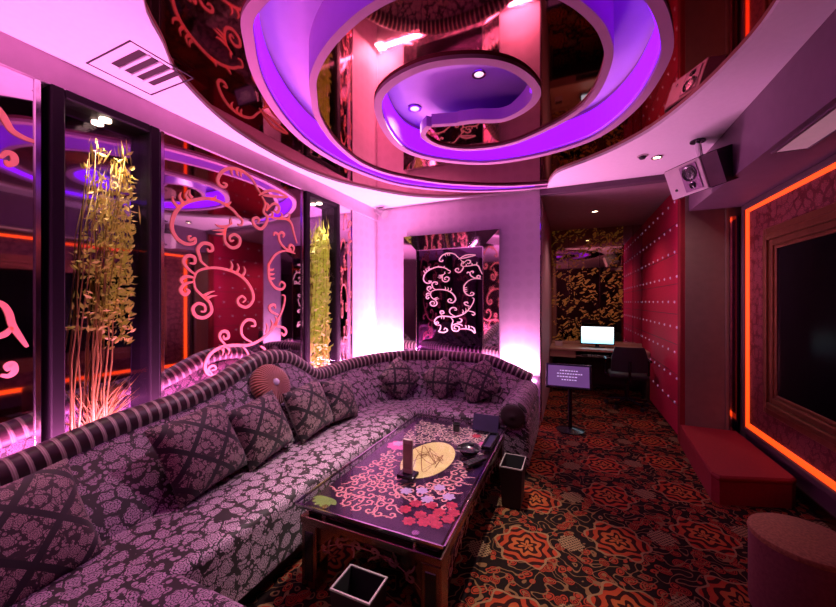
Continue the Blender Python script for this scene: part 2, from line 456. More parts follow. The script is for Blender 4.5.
# ------------------------------------------------------------------ room shell
RX, LX, BY, ZC = 1.58, -2.64, 4.5, 2.86
FRONT = -1.7
floor = MB().box(-3.1, 1.9, FRONT, 7.0, -.06, 0).build('floor', M['carpet']); struct(floor)
struct(MB().box(-3.1, -3.0, FRONT, 4.7, 0, 3.2).build('wall_left', M['dark_paint']))
struct(MB().box(-3.0, LX, FRONT, BY, 0, .58).build('wall_left_base', M['wallpaper']))
struct(MB().box(-3.0, LX, 3.862, BY, .58, 2.70).build('wall_left_corner', M['wallpaper']))
struct(MB().box(-3.0, LX + .015, FRONT, BY, 2.70, ZC).build('trim_1', M['band']))
struct(MB().box(-3.0, -.357, BY, BY + .12, 0, 3.2).build('wall_back', M['wallpaper']))
struct(MB().box(RX, RX + .15, FRONT, BY, 0, 3.2).build('wall_right', M['dark_paint']))
struct(MB().box(1.09, RX + .15, BY, BY + .10, 0, 2.86).build('wall_back_pier', M['tan']))
struct(MB().box(-3.1, RX + .15, FRONT - .1, FRONT, 0, 3.2).build('wall_front', M['dark_paint']))
struct(MB().box(-.45, -.345, BY + .12, 6.9, 0, 2.80).build('wall_alcove_side', M['alcove_paint']))
struct(MB().box(-.45, 1.3, 6.9, 7.0, 0, 2.9).build('wall_alcove_back', M['dark_paint']))
struct(MB().box(1.10, 1.2, BY + .10, 6.9, 0, 2.9).build('wall_alcove_red', M['redwall']))
struct(MB().box(-.45, 1.2, BY + .06, 7.0, 2.80, 2.9).build('ceiling_alcove', M['alcove_paint']))
struct(MB().box(-.357, 1.09, BY - .04, BY + .06, 2.80, 2.9).build('trim_2', M['bulk']))
struct(MB().box(1.12, RX, FRONT, BY, 2.45, 3.0).build('ceiling_bulkhead', M['bulk']))
struct(MB().box(RX - .012, RX, FRONT, BY, 0, .09).build('baseboard_right', M['bronze']))
struct(MB().box(1.425, 1.45, BY - .012, BY, 0, 2.45).build('trim_3', M['tan']))

# ceiling with its round opening
HOLE_R = [(-.25, 4.30), (-.144, 3.98), (.124, 3.769), (.36, 3.56), (.571, 3.28), (.72, 2.93), (.82, 2.55), (.86, 2.18), (.80, 1.75), (.55, 1.30), (.15, .95), (-.35, .78),
          (-.85, .74), (-1.35, .79), (-1.76, .94), (-1.98, 1.152), (-2.17, 1.345), (-2.376, 1.735), (-2.49, 2.135), (-2.535, 2.63), (-2.49, 3.05), (-2.362, 3.42), (-2.05, 3.93), (-1.75, 4.22), (-1.40, 4.39), (-1.0, 4.455), (-.5, 4.46)]
hole = smooth(HOLE_R, 4)[:-1] + [(-.5, 4.46), (-.27, 4.455)]
outer = [(-3.0, FRONT), (1.12, FRONT), (1.12, BY - .03), (-3.0, BY - .03)]
def tess(polys):
    return [p for q in polys for p in q], tessellate_polygon([[Vector((x, y, 0)) for x, y in q] for q in polys])
vs, tri = tess([outer, hole])
mb = MB(); mb.add([(x, y, ZC) for x, y in vs], tri)
n = len(hole)
mb.add([(x, y, ZC) for x, y in hole] + [(x, y, 2.885) for x, y in hole], [(i, (i + 1) % n, n + (i + 1) % n, n + i) for i in range(n)])
struct(mb.build('ceiling', M['plaster']))
struct(MB().box(-3.0, 1.15, FRONT, BY, 3.12, 3.2).build('ceiling_upper', plain('lilac_cove_paint', (.56, .37, .66), .7, vary=.05)))

# spiral cove: outer lip O, inner lip I (both wind twice round, clockwise from the cut end)
O = [(-.80, 2.60), (-.677, 2.62), (-.463, 2.685), (-.257, 2.568), (-.182, 2.373), (-.277, 2.101), (-.466, 1.93), (-.769, 1.847), (-1.073, 1.924), (-1.27, 2.12), (-1.394, 2.501), (-1.40, 2.85), (-1.225, 3.15), (-.842, 3.43), (-.462, 3.49),
     (-.08, 3.42), (.225, 3.24), (.43, 2.86), (.504, 2.416), (.466, 2.13), (.327, 1.80), (.05, 1.47), (-.38, 1.20), (-.85, 1.08), (-1.362, 1.152), (-1.60, 1.335), (-1.83, 1.63), (-2.02, 2.03), (-2.12, 2.45), (-2.11, 2.95), (-1.95, 3.52), (-1.72, 3.83), (-1.45, 4.06), (-1.15, 4.25), (-.82, 4.37), (-.5, 4.44), (-.27, 4.455)]
I = [(-1.00, 2.54), (-1.10, 2.66), (-1.06, 2.85), (-.92, 3.0), (-.749, 3.07), (-.55, 3.085), (-.36, 3.03), (-.047, 2.82), (.105, 2.60), (.165, 2.27), (.136, 2.05), (.06, 1.87), (-.06, 1.70), (-.22, 1.56), (-.44, 1.45), (-.664, 1.41), (-.90, 1.435),
     (-1.181, 1.544), (-1.42, 1.706), (-1.58, 1.90), (-1.71, 2.10), (-1.84, 2.46), (-1.89, 2.86), (-1.84, 3.15), (-1.70, 3.42), (-1.39, 3.77), (-1.10, 3.98), (-.773, 4.16), (-.5, 4.25), (-.25, 4.30)]
Os, Is = smooth(O, 6), smooth(I, 6)
mp = Is[:] + [p for p in hole[1:]] + Os[::-1][1:]
vs, tri = tess([mp])
mb = MB(); mb.add([(x, y, 2.885) for x, y in vs], tri)
struct(mb.build('ceiling_mirror', M['mirror_brown']))
def lip(P, wid, z0, z1, side):
    """vertical fascia that follows a plan curve, wid thick to the given side"""
    n = len(P); A, B_ = [], []
    for i, (x, y) in enumerate(P):
        x0, y0 = P[max(i - 1, 0)]; x1, y1 = P[min(i + 1, n - 1)]
        dx, dy = x1 - x0, y1 - y0; l = math.hypot(dx, dy) or 1
        A.append((x, y)); B_.append((x - dy / l * wid * side, y + dx / l * wid * side))
    zt = lambda i: 2.945 + (z1 - 2.945) * min(1, max(0, (i - 14) / 16)) if n > 150 else z1
    rows = [[(a[0], a[1], z0) , (b[0], b[1], z0), (b[0], b[1], zt(i)), (a[0], a[1], zt(i))] for i, (a, b) in enumerate(zip(A, B_))]
    mb = MB().grid(rows, closed=True); mb.add(rows[0], [(0, 1, 2, 3)]); mb.add(rows[-1], [(0, 1, 2, 3)])
    return mb, B_
M['lip'] = plain('cove_lip_paint', (.46, .24, .40), .6, vary=.05)
mb, Oin = lip(Os, .055, 2.862, 3.12, -1)
struct(mb.build('ceiling_cove_outer', M['lip'], smooth_=True))
mb, Iin = lip(Is, .045, 2.866, 3.12, 1)
struct(mb.build('ceiling_cove_inner', M['lip'], smooth_=True))
mb = MB().box(-1.0, -.80, 2.50, 2.56, 2.862, 3.12)
x0, y0 = I[0]; x1, y1 = O[0]
mb = MB(); e = Vector((x1 - x0, y1 - y0, 0)); q = Vector((-e.y, e.x, 0)).normalized() * .04
mb.add([(x0, y0, 2.862), (x1, y1, 2.862), (x1 - q.x, y1 - q.y, 2.862), (x0 - q.x, y0 - q.y, 2.862), (x0, y0, 2.945), (x1, y1, 2.945), (x1 - q.x, y1 - q.y, 2.945), (x0 - q.x, y0 - q.y, 2.945)],
       [(0, 1, 2, 3), (4, 5, 6, 7), (0, 1, 5, 4), (1, 2, 6, 5), (2, 3, 7, 6), (3, 0, 4, 7)])
struct(mb.build('ceiling_cove_end', M['lip']))
# LED tape behind the outer lip, made tall to imitate the purple-lit wall
Q = Oin[22:-4]
n = len(Q); rows = []
for i, (x, y) in enumerate(Q):
    xa, ya = Q[max(i - 1, 0)]; xb, yb = Q[min(i + 1, n - 1)]
    dx, dy = xb - xa, yb - ya; l = math.hypot(dx, dy) or 1
    ox, oy = dy / l, -dx / l
    rows.append([(x + ox * .004, y + oy * .004, 2.885), (x + ox * .014, y + oy * .014, 2.895), (x + ox * .014, y + oy * .014, 3.02 + .06 * min(1, i / 8)), (x + ox * .004, y + oy * .004, 3.03 + .06 * min(1, i / 8))])
t = thing('cove_light_strip', 'purple LED strip glowing along the spiral ceiling cove', 'light strip', (-.18, 2.37, 2.95))
MB().grid(rows).build('light_tape', M['led_purple'], t)
# ------------------------------------------------------------------ stencil scroll ornament
def draw_stencil(mb, to3, w=.026, tw=.022, keep=None):
    for k, L in STENCIL:
        if keep and not all(keep(u, v) for u, v in L): continue
        mb.ribbon(L, tw if k == 't' else w, to3, tip=(k == 't'))
    return mb

# ------------------------------------------------------------------ left wall: mirror panels and planted niches
def mirror_panel(y0, y1, label, scroll_fn, mat='mirror'):
    t = thing('scroll_mirror', label, 'mirror', (LX, (y0 + y1) / 2, .60))
    MB().box(LX - .04, LX, y0, y1, .60, 2.70).build('mirror_glass', M[mat], t)
    for y in (y0, y1 - .028):
        MB().rbox(LX, LX + .012, y, y + .028, .60, 2.70, .004, 1).build('edge_strip', M['chrome'], t)
    mb = MB(); scroll_fn(mb)
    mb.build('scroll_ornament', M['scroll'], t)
on_left = lambda dy, dz, k: (lambda u, v: (LX + .006, dy + u * k, dz + v * k))
def s_big(mb): draw_stencil(mb, on_left(1.594, 2.631, 1.212), .022, .022)
def s_near(mb):
    draw_stencil(mb, on_left(-.55, 2.50, 1.15), .022, .020, keep=lambda u, v: u < .95)
    f = lambda y, z: (LX + .006, y, z)
    for L in ([(.60, 2.60), (.70, 2.54), (.767, 2.458), (.787, 2.417), (.808, 2.381), (.851, 2.363), (.904, 2.359)], [(.767, 2.226), (.787, 2.259), (.811, 2.258), (.815, 2.224), (.794, 2.201), (.784, 2.222)],
              [(.70, 1.52), (.767, 1.495), (.794, 1.449), (.808, 1.382), (.836, 1.317), (.862, 1.262)], [(.72, 1.31), (.767, 1.329), (.787, 1.342), (.808, 1.371)], [(.767, 1.132), (.794, 1.122), (.815, 1.143), (.808, 1.181), (.787, 1.174), (.794, 1.147)]):
        mb.ribbon(L, .030, f)
def s_slim(mb):
    f = lambda u, v: (LX + .006, 3.60 + u * .34, 2.55 + v * 1.05)
    draw_stencil(mb, lambda u, v: (LX + .006, 3.585 + u * .27, 2.60 + v * 1.25), .020, .016)
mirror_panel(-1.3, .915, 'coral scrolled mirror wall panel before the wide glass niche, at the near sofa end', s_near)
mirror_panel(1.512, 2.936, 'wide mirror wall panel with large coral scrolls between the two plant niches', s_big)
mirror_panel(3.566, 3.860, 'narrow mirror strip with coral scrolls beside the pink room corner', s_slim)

def niche(y0, y1, label):
    t = thing('display_niche', label, 'display case', (LX - .05, (y0 + y1) / 2, .58))
    x0, x1, z0, z1, w = LX - .10, LX + .03, .58, 2.70, .06
    for a, b in ((y0, y0 + w), (y1 - w, y1)): MB().rbox(x0, x1, a, b, z0, z1, .006, 1).build('frame_post', M['frame_black'], t)
    MB().rbox(x0, x1, y0 + w, y1 - w, z1 - .05, z1, .006, 1).build('frame_top', M['frame_black'], t)
    MB().rbox(x0, x1, y0 + w, y1 - w, z0, z0 + .05, .006, 1).build('frame_base', M['frame_black'], t)
    MB().box(x0, x0 + .01, y0 + w, y1 - w, z0 + .05, z1 - .05).build('back_mirror', M['mirror'], t)
    MB().box(x1 - .03, x1 - .024, y0 + w, y1 - w, z0 + .05, z1 - .05).build('glass_pane', M['glass'], t)
    cy = (y0 + y1) / 2
    mb = MB().lathe([(.03, 2.635), (.03, 2.65)], 20, (LX - .045, cy, 0)).build('niche_lamp', M['lamp'], t)
    # bed of pebbles
    mb = MB(); R = random.Random(3)
    for _ in range(90):
        r = R.uniform(.012, .026); px = R.uniform(x0 + .03, x1 - .06); py = R.uniform(y0 + w + .02, y1 - w - .02)
        mb.lathe([(0, -r * .7), (r * .8, -r * .4), (r, 0), (r * .7, r * .5), (0, r * .7)], 6, (px, py, z0 + .055 + r * .5))
    mb.build('pebble_bed', M['pebble'], t, smooth_='all')
    l = bpy.data.lights.new('niche_spot', 'SPOT'); l.energy = 42; l.color = (1, .80, .55); l.spot_size = math.radians(95); l.spot_blend = .8; l.shadow_soft_size = .04
    o = bpy.data.objects.new('niche_spot', l); COL.objects.link(o); o.location = (LX - .040, cy, 2.60)
    MB().box(x0 + .02, x1 - .06, y0 + w + .01, y0 + w + .018, z0 + .05, z0 + .07).build('base_light', M['led_soft'], t)
    return t
niche(.945, 1.500, 'tall black framed glass niche with dry gold plant beside the wide scroll mirror')
niche(2.960, 3.556, 'slim black framed glass niche with yellow leaves near the room corner')

def leaf(mb, p, d, l, w, R):
    d = Vector(d).normalized(); s = d.cross(Vector((R.uniform(-1, 1), R.uniform(-1, 1), R.uniform(-1, 1)))).normalized() * w
    p = Vector(p); m1 = p + d * l * .45
    nrm = d.cross(s).normalized() * w * .35
    mb.add([p, m1 + s + nrm, p + d * l, m1 - s + nrm, m1], [(0, 1, 4), (1, 2, 4), (2, 3, 4), (3, 0, 4)])
def plant(y0, y1, zb, zt, label, leafmat, seed, nleaf, lsize, stems):
    R = random.Random(seed)
    t = thing('dried_plant', label, 'plant', (LX - .05, (y0 + y1) / 2, zb))
    st, lv = MB(), MB()
    for i in range(stems):
        py = R.uniform(y0 + .02, y0 + (y1 - y0) * (.55 if lsize < .07 else .95)); px = LX - .055 + R.uniform(-.018, .018)
        top = R.uniform(zb + (zt - zb) * .72, zt); lean = R.uniform(-.04, .16); lx = R.uniform(-.012, .012)
        P = [(px, py, zb)]
        for k in range(1, 7):
            f = k / 6; P.append((px + lx * f + R.uniform(-.012, .012), min(y1 - .02, max(y0 + .01, py + lean * f * f + R.uniform(-.015, .015))), zb + (top - zb) * f))
        st.tube(P, [.0055 * (1 - .6 * k / 6) for k in range(7)], 5)
        for _ in range(5):
            q = Vector(P[-1]) + Vector((0, R.uniform(-.01, .05), R.uniform(-.22, .04)))
            leaf(lv, q, (R.uniform(-.06, .06), R.uniform(-.05, .55) if q.y < y1 - .12 else R.uniform(-.5, 0), 1), R.uniform(.08, .15), .006, R)
        for _ in range(nleaf // stems):
            f = R.uniform(.42 if lsize < .07 else .08, 1.0); k = min(5, int(f * 6)); ff = f * 6 - k
            q = Vector(P[k]).lerp(Vector(P[k + 1]), ff)
            d = Vector((R.uniform(-.7, .7), R.uniform(-.5, 1.1), R.uniform(-.3, 1.0)))
            q = q + Vector((R.uniform(-.03, .03), R.uniform(-.02, .17), R.uniform(-.05, .05)))
            q.x = min(LX - .025, max(LX - .075, q.x)); q.y = min(y1 - .06, max(y0 + .01, q.y))
            d2 = d.normalized() * lsize
            if q.y + d2.y > y1 - .01 or q.y + d2.y < y0: d.y = -d.y * .5
            if q.x + d2.x > LX - .012 or q.x + d2.x < LX - .085: d.x = 0
            leaf(lv, q, d, lsize * R.uniform(.6, 1.3), lsize * R.uniform(.16, .30), R)
    st.build('stem', M['straw'], t, smooth_='all'); lv.build('foliage', leafmat, t)
    return t
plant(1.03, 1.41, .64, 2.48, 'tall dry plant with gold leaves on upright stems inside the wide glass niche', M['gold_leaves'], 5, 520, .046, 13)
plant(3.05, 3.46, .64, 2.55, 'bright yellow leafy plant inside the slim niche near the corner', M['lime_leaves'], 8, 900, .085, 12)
# arching grass tuft
def tuft(y0, y1, zb, label, seed, n=60):
    R = random.Random(seed); t = thing('grass_tuft', label, 'plant', (LX - .05, (y0 + y1) / 2, zb)); mb = MB()
    for _ in range(n):
        by = y0 + .12 + R.uniform(-.04, .05); bx = LX - .055 + R.uniform(-.015, .015); h = R.uniform(.18, .52); ry = R.uniform(-.12, .24); rx = R.uniform(-.015, .015)
        P = [(bx + rx * f * f, min(y1 - .005, by + ry * f ** 1.4), zb + h * (f - .28 * f * f)) for f in (0, .2, .4, .6, .8, 1)]
        mb.tube(P, [.0045, .004, .0035, .003, .002, .001], 4)
    mb.build('blades', M['straw'], t, smooth_='all')
tuft(1.05, 1.43, .64, 'straw coloured grass tuft arching over pebbles in the wide glass niche', 4, 80)

# LED tape on the ledge behind the sofa
t = thing('mounted_light_strip', 'pink LED strip along the mirror wall ledge behind the long sofa back', 'light strip', (LX + .02, 1.5, .6))
MB().rbox(LX, LX + .03, -1.3, 3.86, .555, .585, .006, 1).build('light_tape', M['led_pink'], t)
t = thing('mounted_light_strip', 'pink LED strip at the foot of the back wall behind the sofa', 'light strip', (-1.5, BY - .02, .6))
MB().rbox(-2.60, -.40, BY - .03, BY, .52, .55, .006, 1).build('light_tape', M['led_pink'], t)

# ------------------------------------------------------------------ framed scroll mirror on the back wall
t = thing('framed_mirror', 'dark glass with pale scrolls in a mirror frame on the pink back wall', 'mirror', (-1.5, BY, .7))
ox0, ox1, oz0, oz1 = -2.167, -.835, .55, 2.415
ix0, ix1, iz0, iz1 = -1.995, -1.045, .70, 2.222
yo, yi = BY - .080, BY - .034
def quadbar(a, b, c, d):
    n_ = len((a, b, c, d)); return MB().add([a, b, c, d] + [(p[0], BY - .001, p[2]) for p in (a, b, c, d)], [(0, 1, 2, 3), (4, 5, 6, 7), (0, 1, 5, 4), (1, 2, 6, 5), (2, 3, 7, 6), (3, 0, 4, 7)])
o_ = [(ox0, yo, oz0), (ox1, yo, oz0), (ox1, yo, oz1), (ox0, yo, oz1)]; i_ = [(ix0, yi, iz0), (ix1, yi, iz0), (ix1, yi, iz1), (ix0, yi, iz1)]
for k in range(4):
    quadbar(o_[k], o_[(k + 1) % 4], i_[(k + 1) % 4], i_[k]).build('bevelled_frame', M['bevel'], t)
MB().box(ix0, ix1, yi + .004, yi + .02, iz0, iz1).build('dark_glass', M['mirror_dark'], t)
for a in ((ix0, ix0 + .012, iz0, iz1), (ix1 - .012, ix1, iz0, iz1), (ix0, ix1, iz1 - .012, iz1)):
    MB().box(a[0], a[1], yi - .004, yi + .004, a[2], a[3]).build('inner_bead', M['chrome'], t)
mb = draw_stencil(MB(), lambda u, v: (-1.881 + u * .797, yi - .001, 2.148 + v * .679), .026, .024)
mb.build('scroll_ornament', M['scroll_pale'], t)
# mirrored edge of the back wall by the alcove
t = thing('mirror_strip', 'thin mirrored strip with coral scrolls on the wall end beside the alcove', 'mirror', (-.35, BY + .06, .6))
MB().box(-.357, -.350, BY + .005, BY + .115, .05, 2.78).build('mirror_glass', M['mirror'], t)
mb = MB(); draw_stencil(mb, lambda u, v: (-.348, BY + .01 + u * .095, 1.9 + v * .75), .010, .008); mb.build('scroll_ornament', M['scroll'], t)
# slim mirror by the pier
t = thing('pier_mirror', 'slim upright mirror strip between the tan pier and the orange lit screen', 'mirror', (1.52, BY, .3))
MB().box(1.47, 1.530, BY - .012, BY - .002, .10, 2.36).build('mirror_glass', M['mirror_dark'], t)
MB().box(1.452, 1.470, BY - .02, BY - .002, .10, 2.36).build('edge_strip', M['chrome'], t)

# ------------------------------------------------------------------ sofa
R_ARC = 1.10; XB, YB = -2.36, 4.15; CXA, CYA = XB + R_ARC, YB - R_ARC; YS = -.45; XE = -.42
def sofa_path():
    out = []
    L1 = CYA - YS; n1 = 60
    for i in range(n1): out.append((XB, YS + L1 * i / n1, 1, 0, L1 * i / n1))
    for i in range(28):
        a = PI - PI / 2 * i / 28
        out.append((CXA + R_ARC * math.cos(a), CYA + R_ARC * math.sin(a), -math.cos(a), -math.sin(a), L1 + R_ARC * (PI - a)))
    L2 = L1 + R_ARC * PI / 2
    for i in range(16): out.append((CXA + (XE - CXA) * i / 15, YB, 0, -1, L2 + (XE - CXA) * i / 15))
    return out
PATH = sofa_path(); L1 = CYA - YS
ZK = [(-.45, .62), (0, .65), (.35, .67), (.68, .71), (1.09, .79), (1.47, .835), (1.75, .90), (2.0, .995), (2.2, 1.02), (2.4, .985), (2.58, .885), (2.76, .775), (2.95, .755), (3.3, .775), (3.9, .815), (4.6, .815), (5.1, .80), (5.38, .715), (5.6, .62)]
def ztop(s):
    q = s + YS
    for i in range(len(ZK) - 1):
        if ZK[i][0] <= q <= ZK[i + 1][0] + 1e-6:
            (x0, y0), (x1, y1) = ZK[i], ZK[i + 1]
            m0 = (y1 - ZK[max(i - 1, 0)][1]) / (x1 - ZK[max(i - 1, 0)][0]); j = min(i + 2, len(ZK) - 1); m1 = (ZK[j][1] - y0) / (ZK[j][0] - x0)
            t = (q - x0) / (x1 - x0); h = x1 - x0
            return (2*t**3 - 3*t*t + 1) * y0 + (t**3 - 2*t*t + t) * h * m0 + (-2*t**3 + 3*t*t) * y1 + (t**3 - t*t) * h * m1
    return ZK[-1][1]
def sweep(profile_fn, path=PATH):
    rows, uvs = [], []
    for x, y, nx, ny, s in path:
        pr = profile_fn(s); rows.append([(x + nx * u, y + ny * u, z) for u, z in pr])
        L, q = 0, []
        for i, p in enumerate(pr):
            if i: L += math.hypot(p[0] - pr[i-1][0], p[1] - pr[i-1][1])
            q.append((s, L))
        uvs.append(q)
    mb = MB().grid(rows, uvs, closed=False)
    mb.add(rows[0], [tuple(range(len(rows[0])))], uvs[0]); mb.add(rows[-1], [tuple(range(len(rows[-1])))], uvs[-1])
    return mb
sofa = thing('sectional_sofa', 'long curved plum damask sofa with striped rolled top along the mirror wall', 'sofa', (-1.9, 1.8, 0))
def boxuv(mb):
    mb.uv = [(p[0] + p[2], p[1] + p[2]) for p in mb.v]; return mb
def back_prof(s):
    t = ztop(s); P = [(.45, .05), (.45, .40)]
    for i in range(9):
        q = i / 8; P.append((.43 + (.05 - .43) * q + .045 * math.sin(PI * q), .43 + (t - .02 - .43) * q))
    return P + [(-.06, t - .02), (-.09, t - .10), (-.09, .05)]
sweep(back_prof).build('backrest', M['damask'], sofa, smooth_=True)
def seat_prof(s):
    P = [(.40, .10), (.40, .425), (.80, .43), (.87, .425)]
    for i in range(1, 6):
        a = PI / 2 * i / 5; P.append((.88 + .05 * math.sin(a), .375 + .05 * math.cos(a)))
    return P + [(.93, .12), (.93, .10)]
sweep(seat_prof, [p for p in PATH if p[0] < -.60]).build('seat', M['damask_seat'], sofa, smooth_=True)
boxuv(MB().rbox(-1.47, -.80, YS, .905, .10, .428, .04, 4)).build('chaise_seat', M['damask_seat'], sofa, smooth_=True)
sweep(lambda s: [(.44, 0), (.44, .11), (.87, .11), (.87, 0)], [p for p in PATH if p[0] < -.62]).build('plinth', M['plinth'], sofa)
MB().box(-1.5, -.86, YS, .85, 0, .11).build('plinth', M['plinth'], sofa)
rp = [(x, y, ztop(s)) for x, y, nx, ny, s in PATH]
# dense roll with helical stripes
rp = smooth(rp, 3)
MB().tube(rp, .076, 14).build('back_roll', M['roll'], sofa, smooth_='all')
# end arm
boxuv(MB().rbox(-.60, -.34, 3.14, 4.16, .05, .46, .03, 3)).build('arm_panel', M['damask'], sofa, smooth_=True)
Ma = Matrix.Rotation(-PI / 2, 4, 'X')
prof = [(0, 0), (.08, -.008), (.115, 0), (.128, .02), (.13, .05), (.13, .98), (.10, 1.0), (0, 1.0)]
mb = MB().lathe(prof, 28, (-.475, 3.13, .50), Ma)
mb.uv = [(p[1], p[2] + p[0]) for p in mb.v]
mb.build('arm_roll', M['damask'], sofa, smooth_=True)
mb = MB().lathe([(0, -.022), (.02, -.020), (.028, -.014), (.06, -.018), (.10, -.012), (.108, .0)], 28, (-.475, 3.13, .50), Ma)
o = mb.build('arm_rosette', M['plinth'], sofa, smooth_='all')
# rosette medallion on the hump
def slope_frame(s, q):
    """frame on the backrest face: origin, tangent along the sofa, up-slope, outward normal"""
    p = min(PATH, key=lambda p: abs(p[4] - s)); x, y, nx, ny, _ = p; t = ztop(p[4])
    u = .43 - .38 * q + .045 * math.sin(PI * q); z = .43 + (t - .45) * q
    q2 = q + .02; u2 = .43 - .38 * q2 + .045 * math.sin(PI * q2); z2 = .43 + (t - .45) * q2
    up = Vector((nx * (u2 - u), ny * (u2 - u), z2 - z)).normalized(); tan = Vector((-ny, nx, 0)) * -1
    tan = Vector((ny, -nx, 0)); nrm = tan.cross(up).normalized()
    if nrm.z < 0: tan = -tan; nrm = tan.cross(up).normalized()
    return Vector((x + nx * u, y + ny * u, z)), tan, up, nrm
o0, tn, up, nr = slope_frame(2.07 - YS, .74)
Mr = Matrix((( tn.x, up.x, nr.x, 0), (tn.y, up.y, nr.y, 0), (tn.z, up.z, nr.z, 0), (0, 0, 0, 1)))
up = (Vector((0, 0, 1)) * math.cos(.5) - Vector((1, 0, 0)) * math.sin(.5)); tn = Vector((0, 1, 0)); nr = tn.cross(up)
Mr = Matrix(((tn.x, up.x, nr.x, 0), (tn.y, up.y, nr.y, 0), (tn.z, up.z, nr.z, 0), (0, 0, 0, 1))); o0 = o0 + nr * .02
ro = MB().lathe([(.0, .050), (.06, .050), (.12, .044), (.152, .030), (.168, .008), (.168, -.04)], 64, o0, Mr).build('rosette', M['silk'], sofa, smooth_='all')
MB().lathe([(0, .072), (.016, .069), (.026, .060), (.029, .045)], 20, o0, Mr).build('crystal_button', M['stud'], ro, smooth_='all')

# ------------------------------------------------------------------ cushions
def cushion(s, zc, size, phi, lean, off, label, spec='damask lattice cushions along the sofa'):
    p = min(PATH, key=lambda p: abs(p[4] - s)); t_ = ztop(p[4])
    o0, tn, up, nr = slope_frame(s, (zc - .43) / (t_ - .45))
    n2 = Vector((p[2], p[3], 0)); up = (Vector((0, 0, 1)) * math.cos(lean) - n2 * math.sin(lean)); nr = tn.cross(up).normalized()
    if nr.dot(n2) < 0: tn = -tn; nr = tn.cross(up).normalized()
    mb = MB(); N = 16; rows = {1: [], -1: []}; uvr = []
    for sg in (1, -1):
        for i in range(N + 1):
            row = []
            for j in range(N + 1):
                a, b = -1 + 2 * i / N, -1 + 2 * j / N
                pin = 1 - .07 * (1 - abs(abs(a) - abs(b))) * (1 if max(abs(a), abs(b)) > .8 else 0)
                th = .085 * ((1 - abs(a) ** 3.2) * (1 - abs(b) ** 3.2)) ** .55
                row.append((a * size / 2 * (1 - .05 * (1 - b * b)), b * size / 2 * (1 - .05 * (1 - a * a)), sg * (th + .006)))
            rows[sg].append(row)
    for sg in (1, -1): mb.grid(rows[sg], [[(p[0], p[1]) for p in r] for r in rows[sg]])
    edge = [(i, 0) for i in range(N)] + [(N, j) for j in range(N)] + [(N - i, N) for i in range(N)] + [(0, N - j) for j in range(N)]
    A = [rows[1][i][j] for i, j in edge]; B_ = [rows[-1][i][j] for i, j in edge]; n = len(edge)
    mb.add(A + B_, [(i, (i + 1) % n, n + (i + 1) % n, n + i) for i in range(n)], [(p[0], p[1]) for p in A + B_])
    Mb = Matrix(((tn.x, up.x, nr.x), (tn.y, up.y, nr.y), (tn.z, up.z, nr.z)))
    Mb = Mb @ Matrix.Rotation(phi, 3, 'Z')
    t = mb.build('cushion', M['pillow'], None, smooth_='all')
    t.location = o0 + nr * off; t.rotation_euler = Mb.to_euler()
    return tag(t, label, 'cushion', spec)
D = math.radians
cushion(.60 - YS, .53, .46, D(6), D(30), .10, 'lattice damask cushion standing alone at the near end of the sofa back')
cushion(1.38 - YS, .60, .45, D(7), D(28), .10, 'large tilted lattice cushion before the rosette, next along from the near end cushion')
cushion(1.78 - YS, .60, .41, D(8), D(24), .09, 'lattice cushion leaning directly below the round pleated rosette')
cushion(2.24 - YS, .61, .40, D(6), D(22), .08, 'lattice cushion just past the rosette, against the dipping sofa back')
cushion(2.66 - YS, .57, .37, D(-8), D(26), .09, 'lattice cushion at the start of the sofa curve, last on the mirror wall side')
cushion(3.86 - YS, .60, .37, D(40), D(24), .13, 'lattice cushion in the sofa corner below the pale wall')
cushion(4.68 - YS, .60, .37, D(43), D(24), .13, 'diamond-standing lattice cushion below the framed scroll glass')
cushion(5.13 - YS, .59, .40, D(28), D(24), .13, 'lattice cushion resting beside the rolled sofa arm')

# ------------------------------------------------------------------ coffee table
TX0, TX1, TY0, TY1, TZ = -1.335, -.50, 1.42, 3.02, .45
tb = thing('coffee_table', 'long bronze coffee table with clear glass over printed floral top beside the sofa', 'table', ((TX0 + TX1) / 2, (TY0 + TY1) / 2, 0))
MB().rbox(TX0, TX1, TY0, TY1, TZ - .012, TZ, .004, 2).build('glass_top', M['glass'], tb)
for a in ((TX0, TX1, TY0, TY0 + .006), (TX0, TX1, TY1 - .006, TY1), (TX0, TX0 + .006, TY0, TY1), (TX1 - .006, TX1, TY0, TY1)):
    MB().box(a[0] - .001, a[1] + .001, a[2] - .001, a[3] + .001, TZ - .013, TZ - .001).build('glass_edge', M['chrome'], tb)
ZP = .425
M['print_ground'] = plain('aubergine_print_ground', (.022, .007, .022), .30, vary=.4)
MB().rbox(TX0 + .03, TX1 - .03, TY0 + .03, TY1 - .03, ZP - .02, ZP, .003, 1).build('printed_panel', M['print_ground'], tb)
g = Graph('coral_print'); x, y, z = g.xyz(); kk = g.ss(y + g.noise(g.coord(), 9, 2) * .8, 2.45, 2.85)
M['print_coral'] = g.set(Base_Color=g.mix(kk, (.95, .40, .33), (.80, .55, .42)), Roughness=.45)
M['print_cream'] = plain('cream_print', (.72, .46, .36), .45, vary=.25, scale=6)
M['print_yellow'] = plain('yellow_print', (.95, .72, .22), .4, vary=.3, scale=9)
M['print_red'] = plain('red_print', (.60, .03, .06), .45, vary=.85, scale=45)
M['print_lilac'] = plain('lilac_print', (.62, .42, .62), .45, vary=.3)
M['print_pink'] = plain('pink_print', (.85, .12, .32), .45, vary=.3)
M['print_green'] = plain('green_print', (.22, .36, .06), .45, vary=.3)
R = random.Random(21)
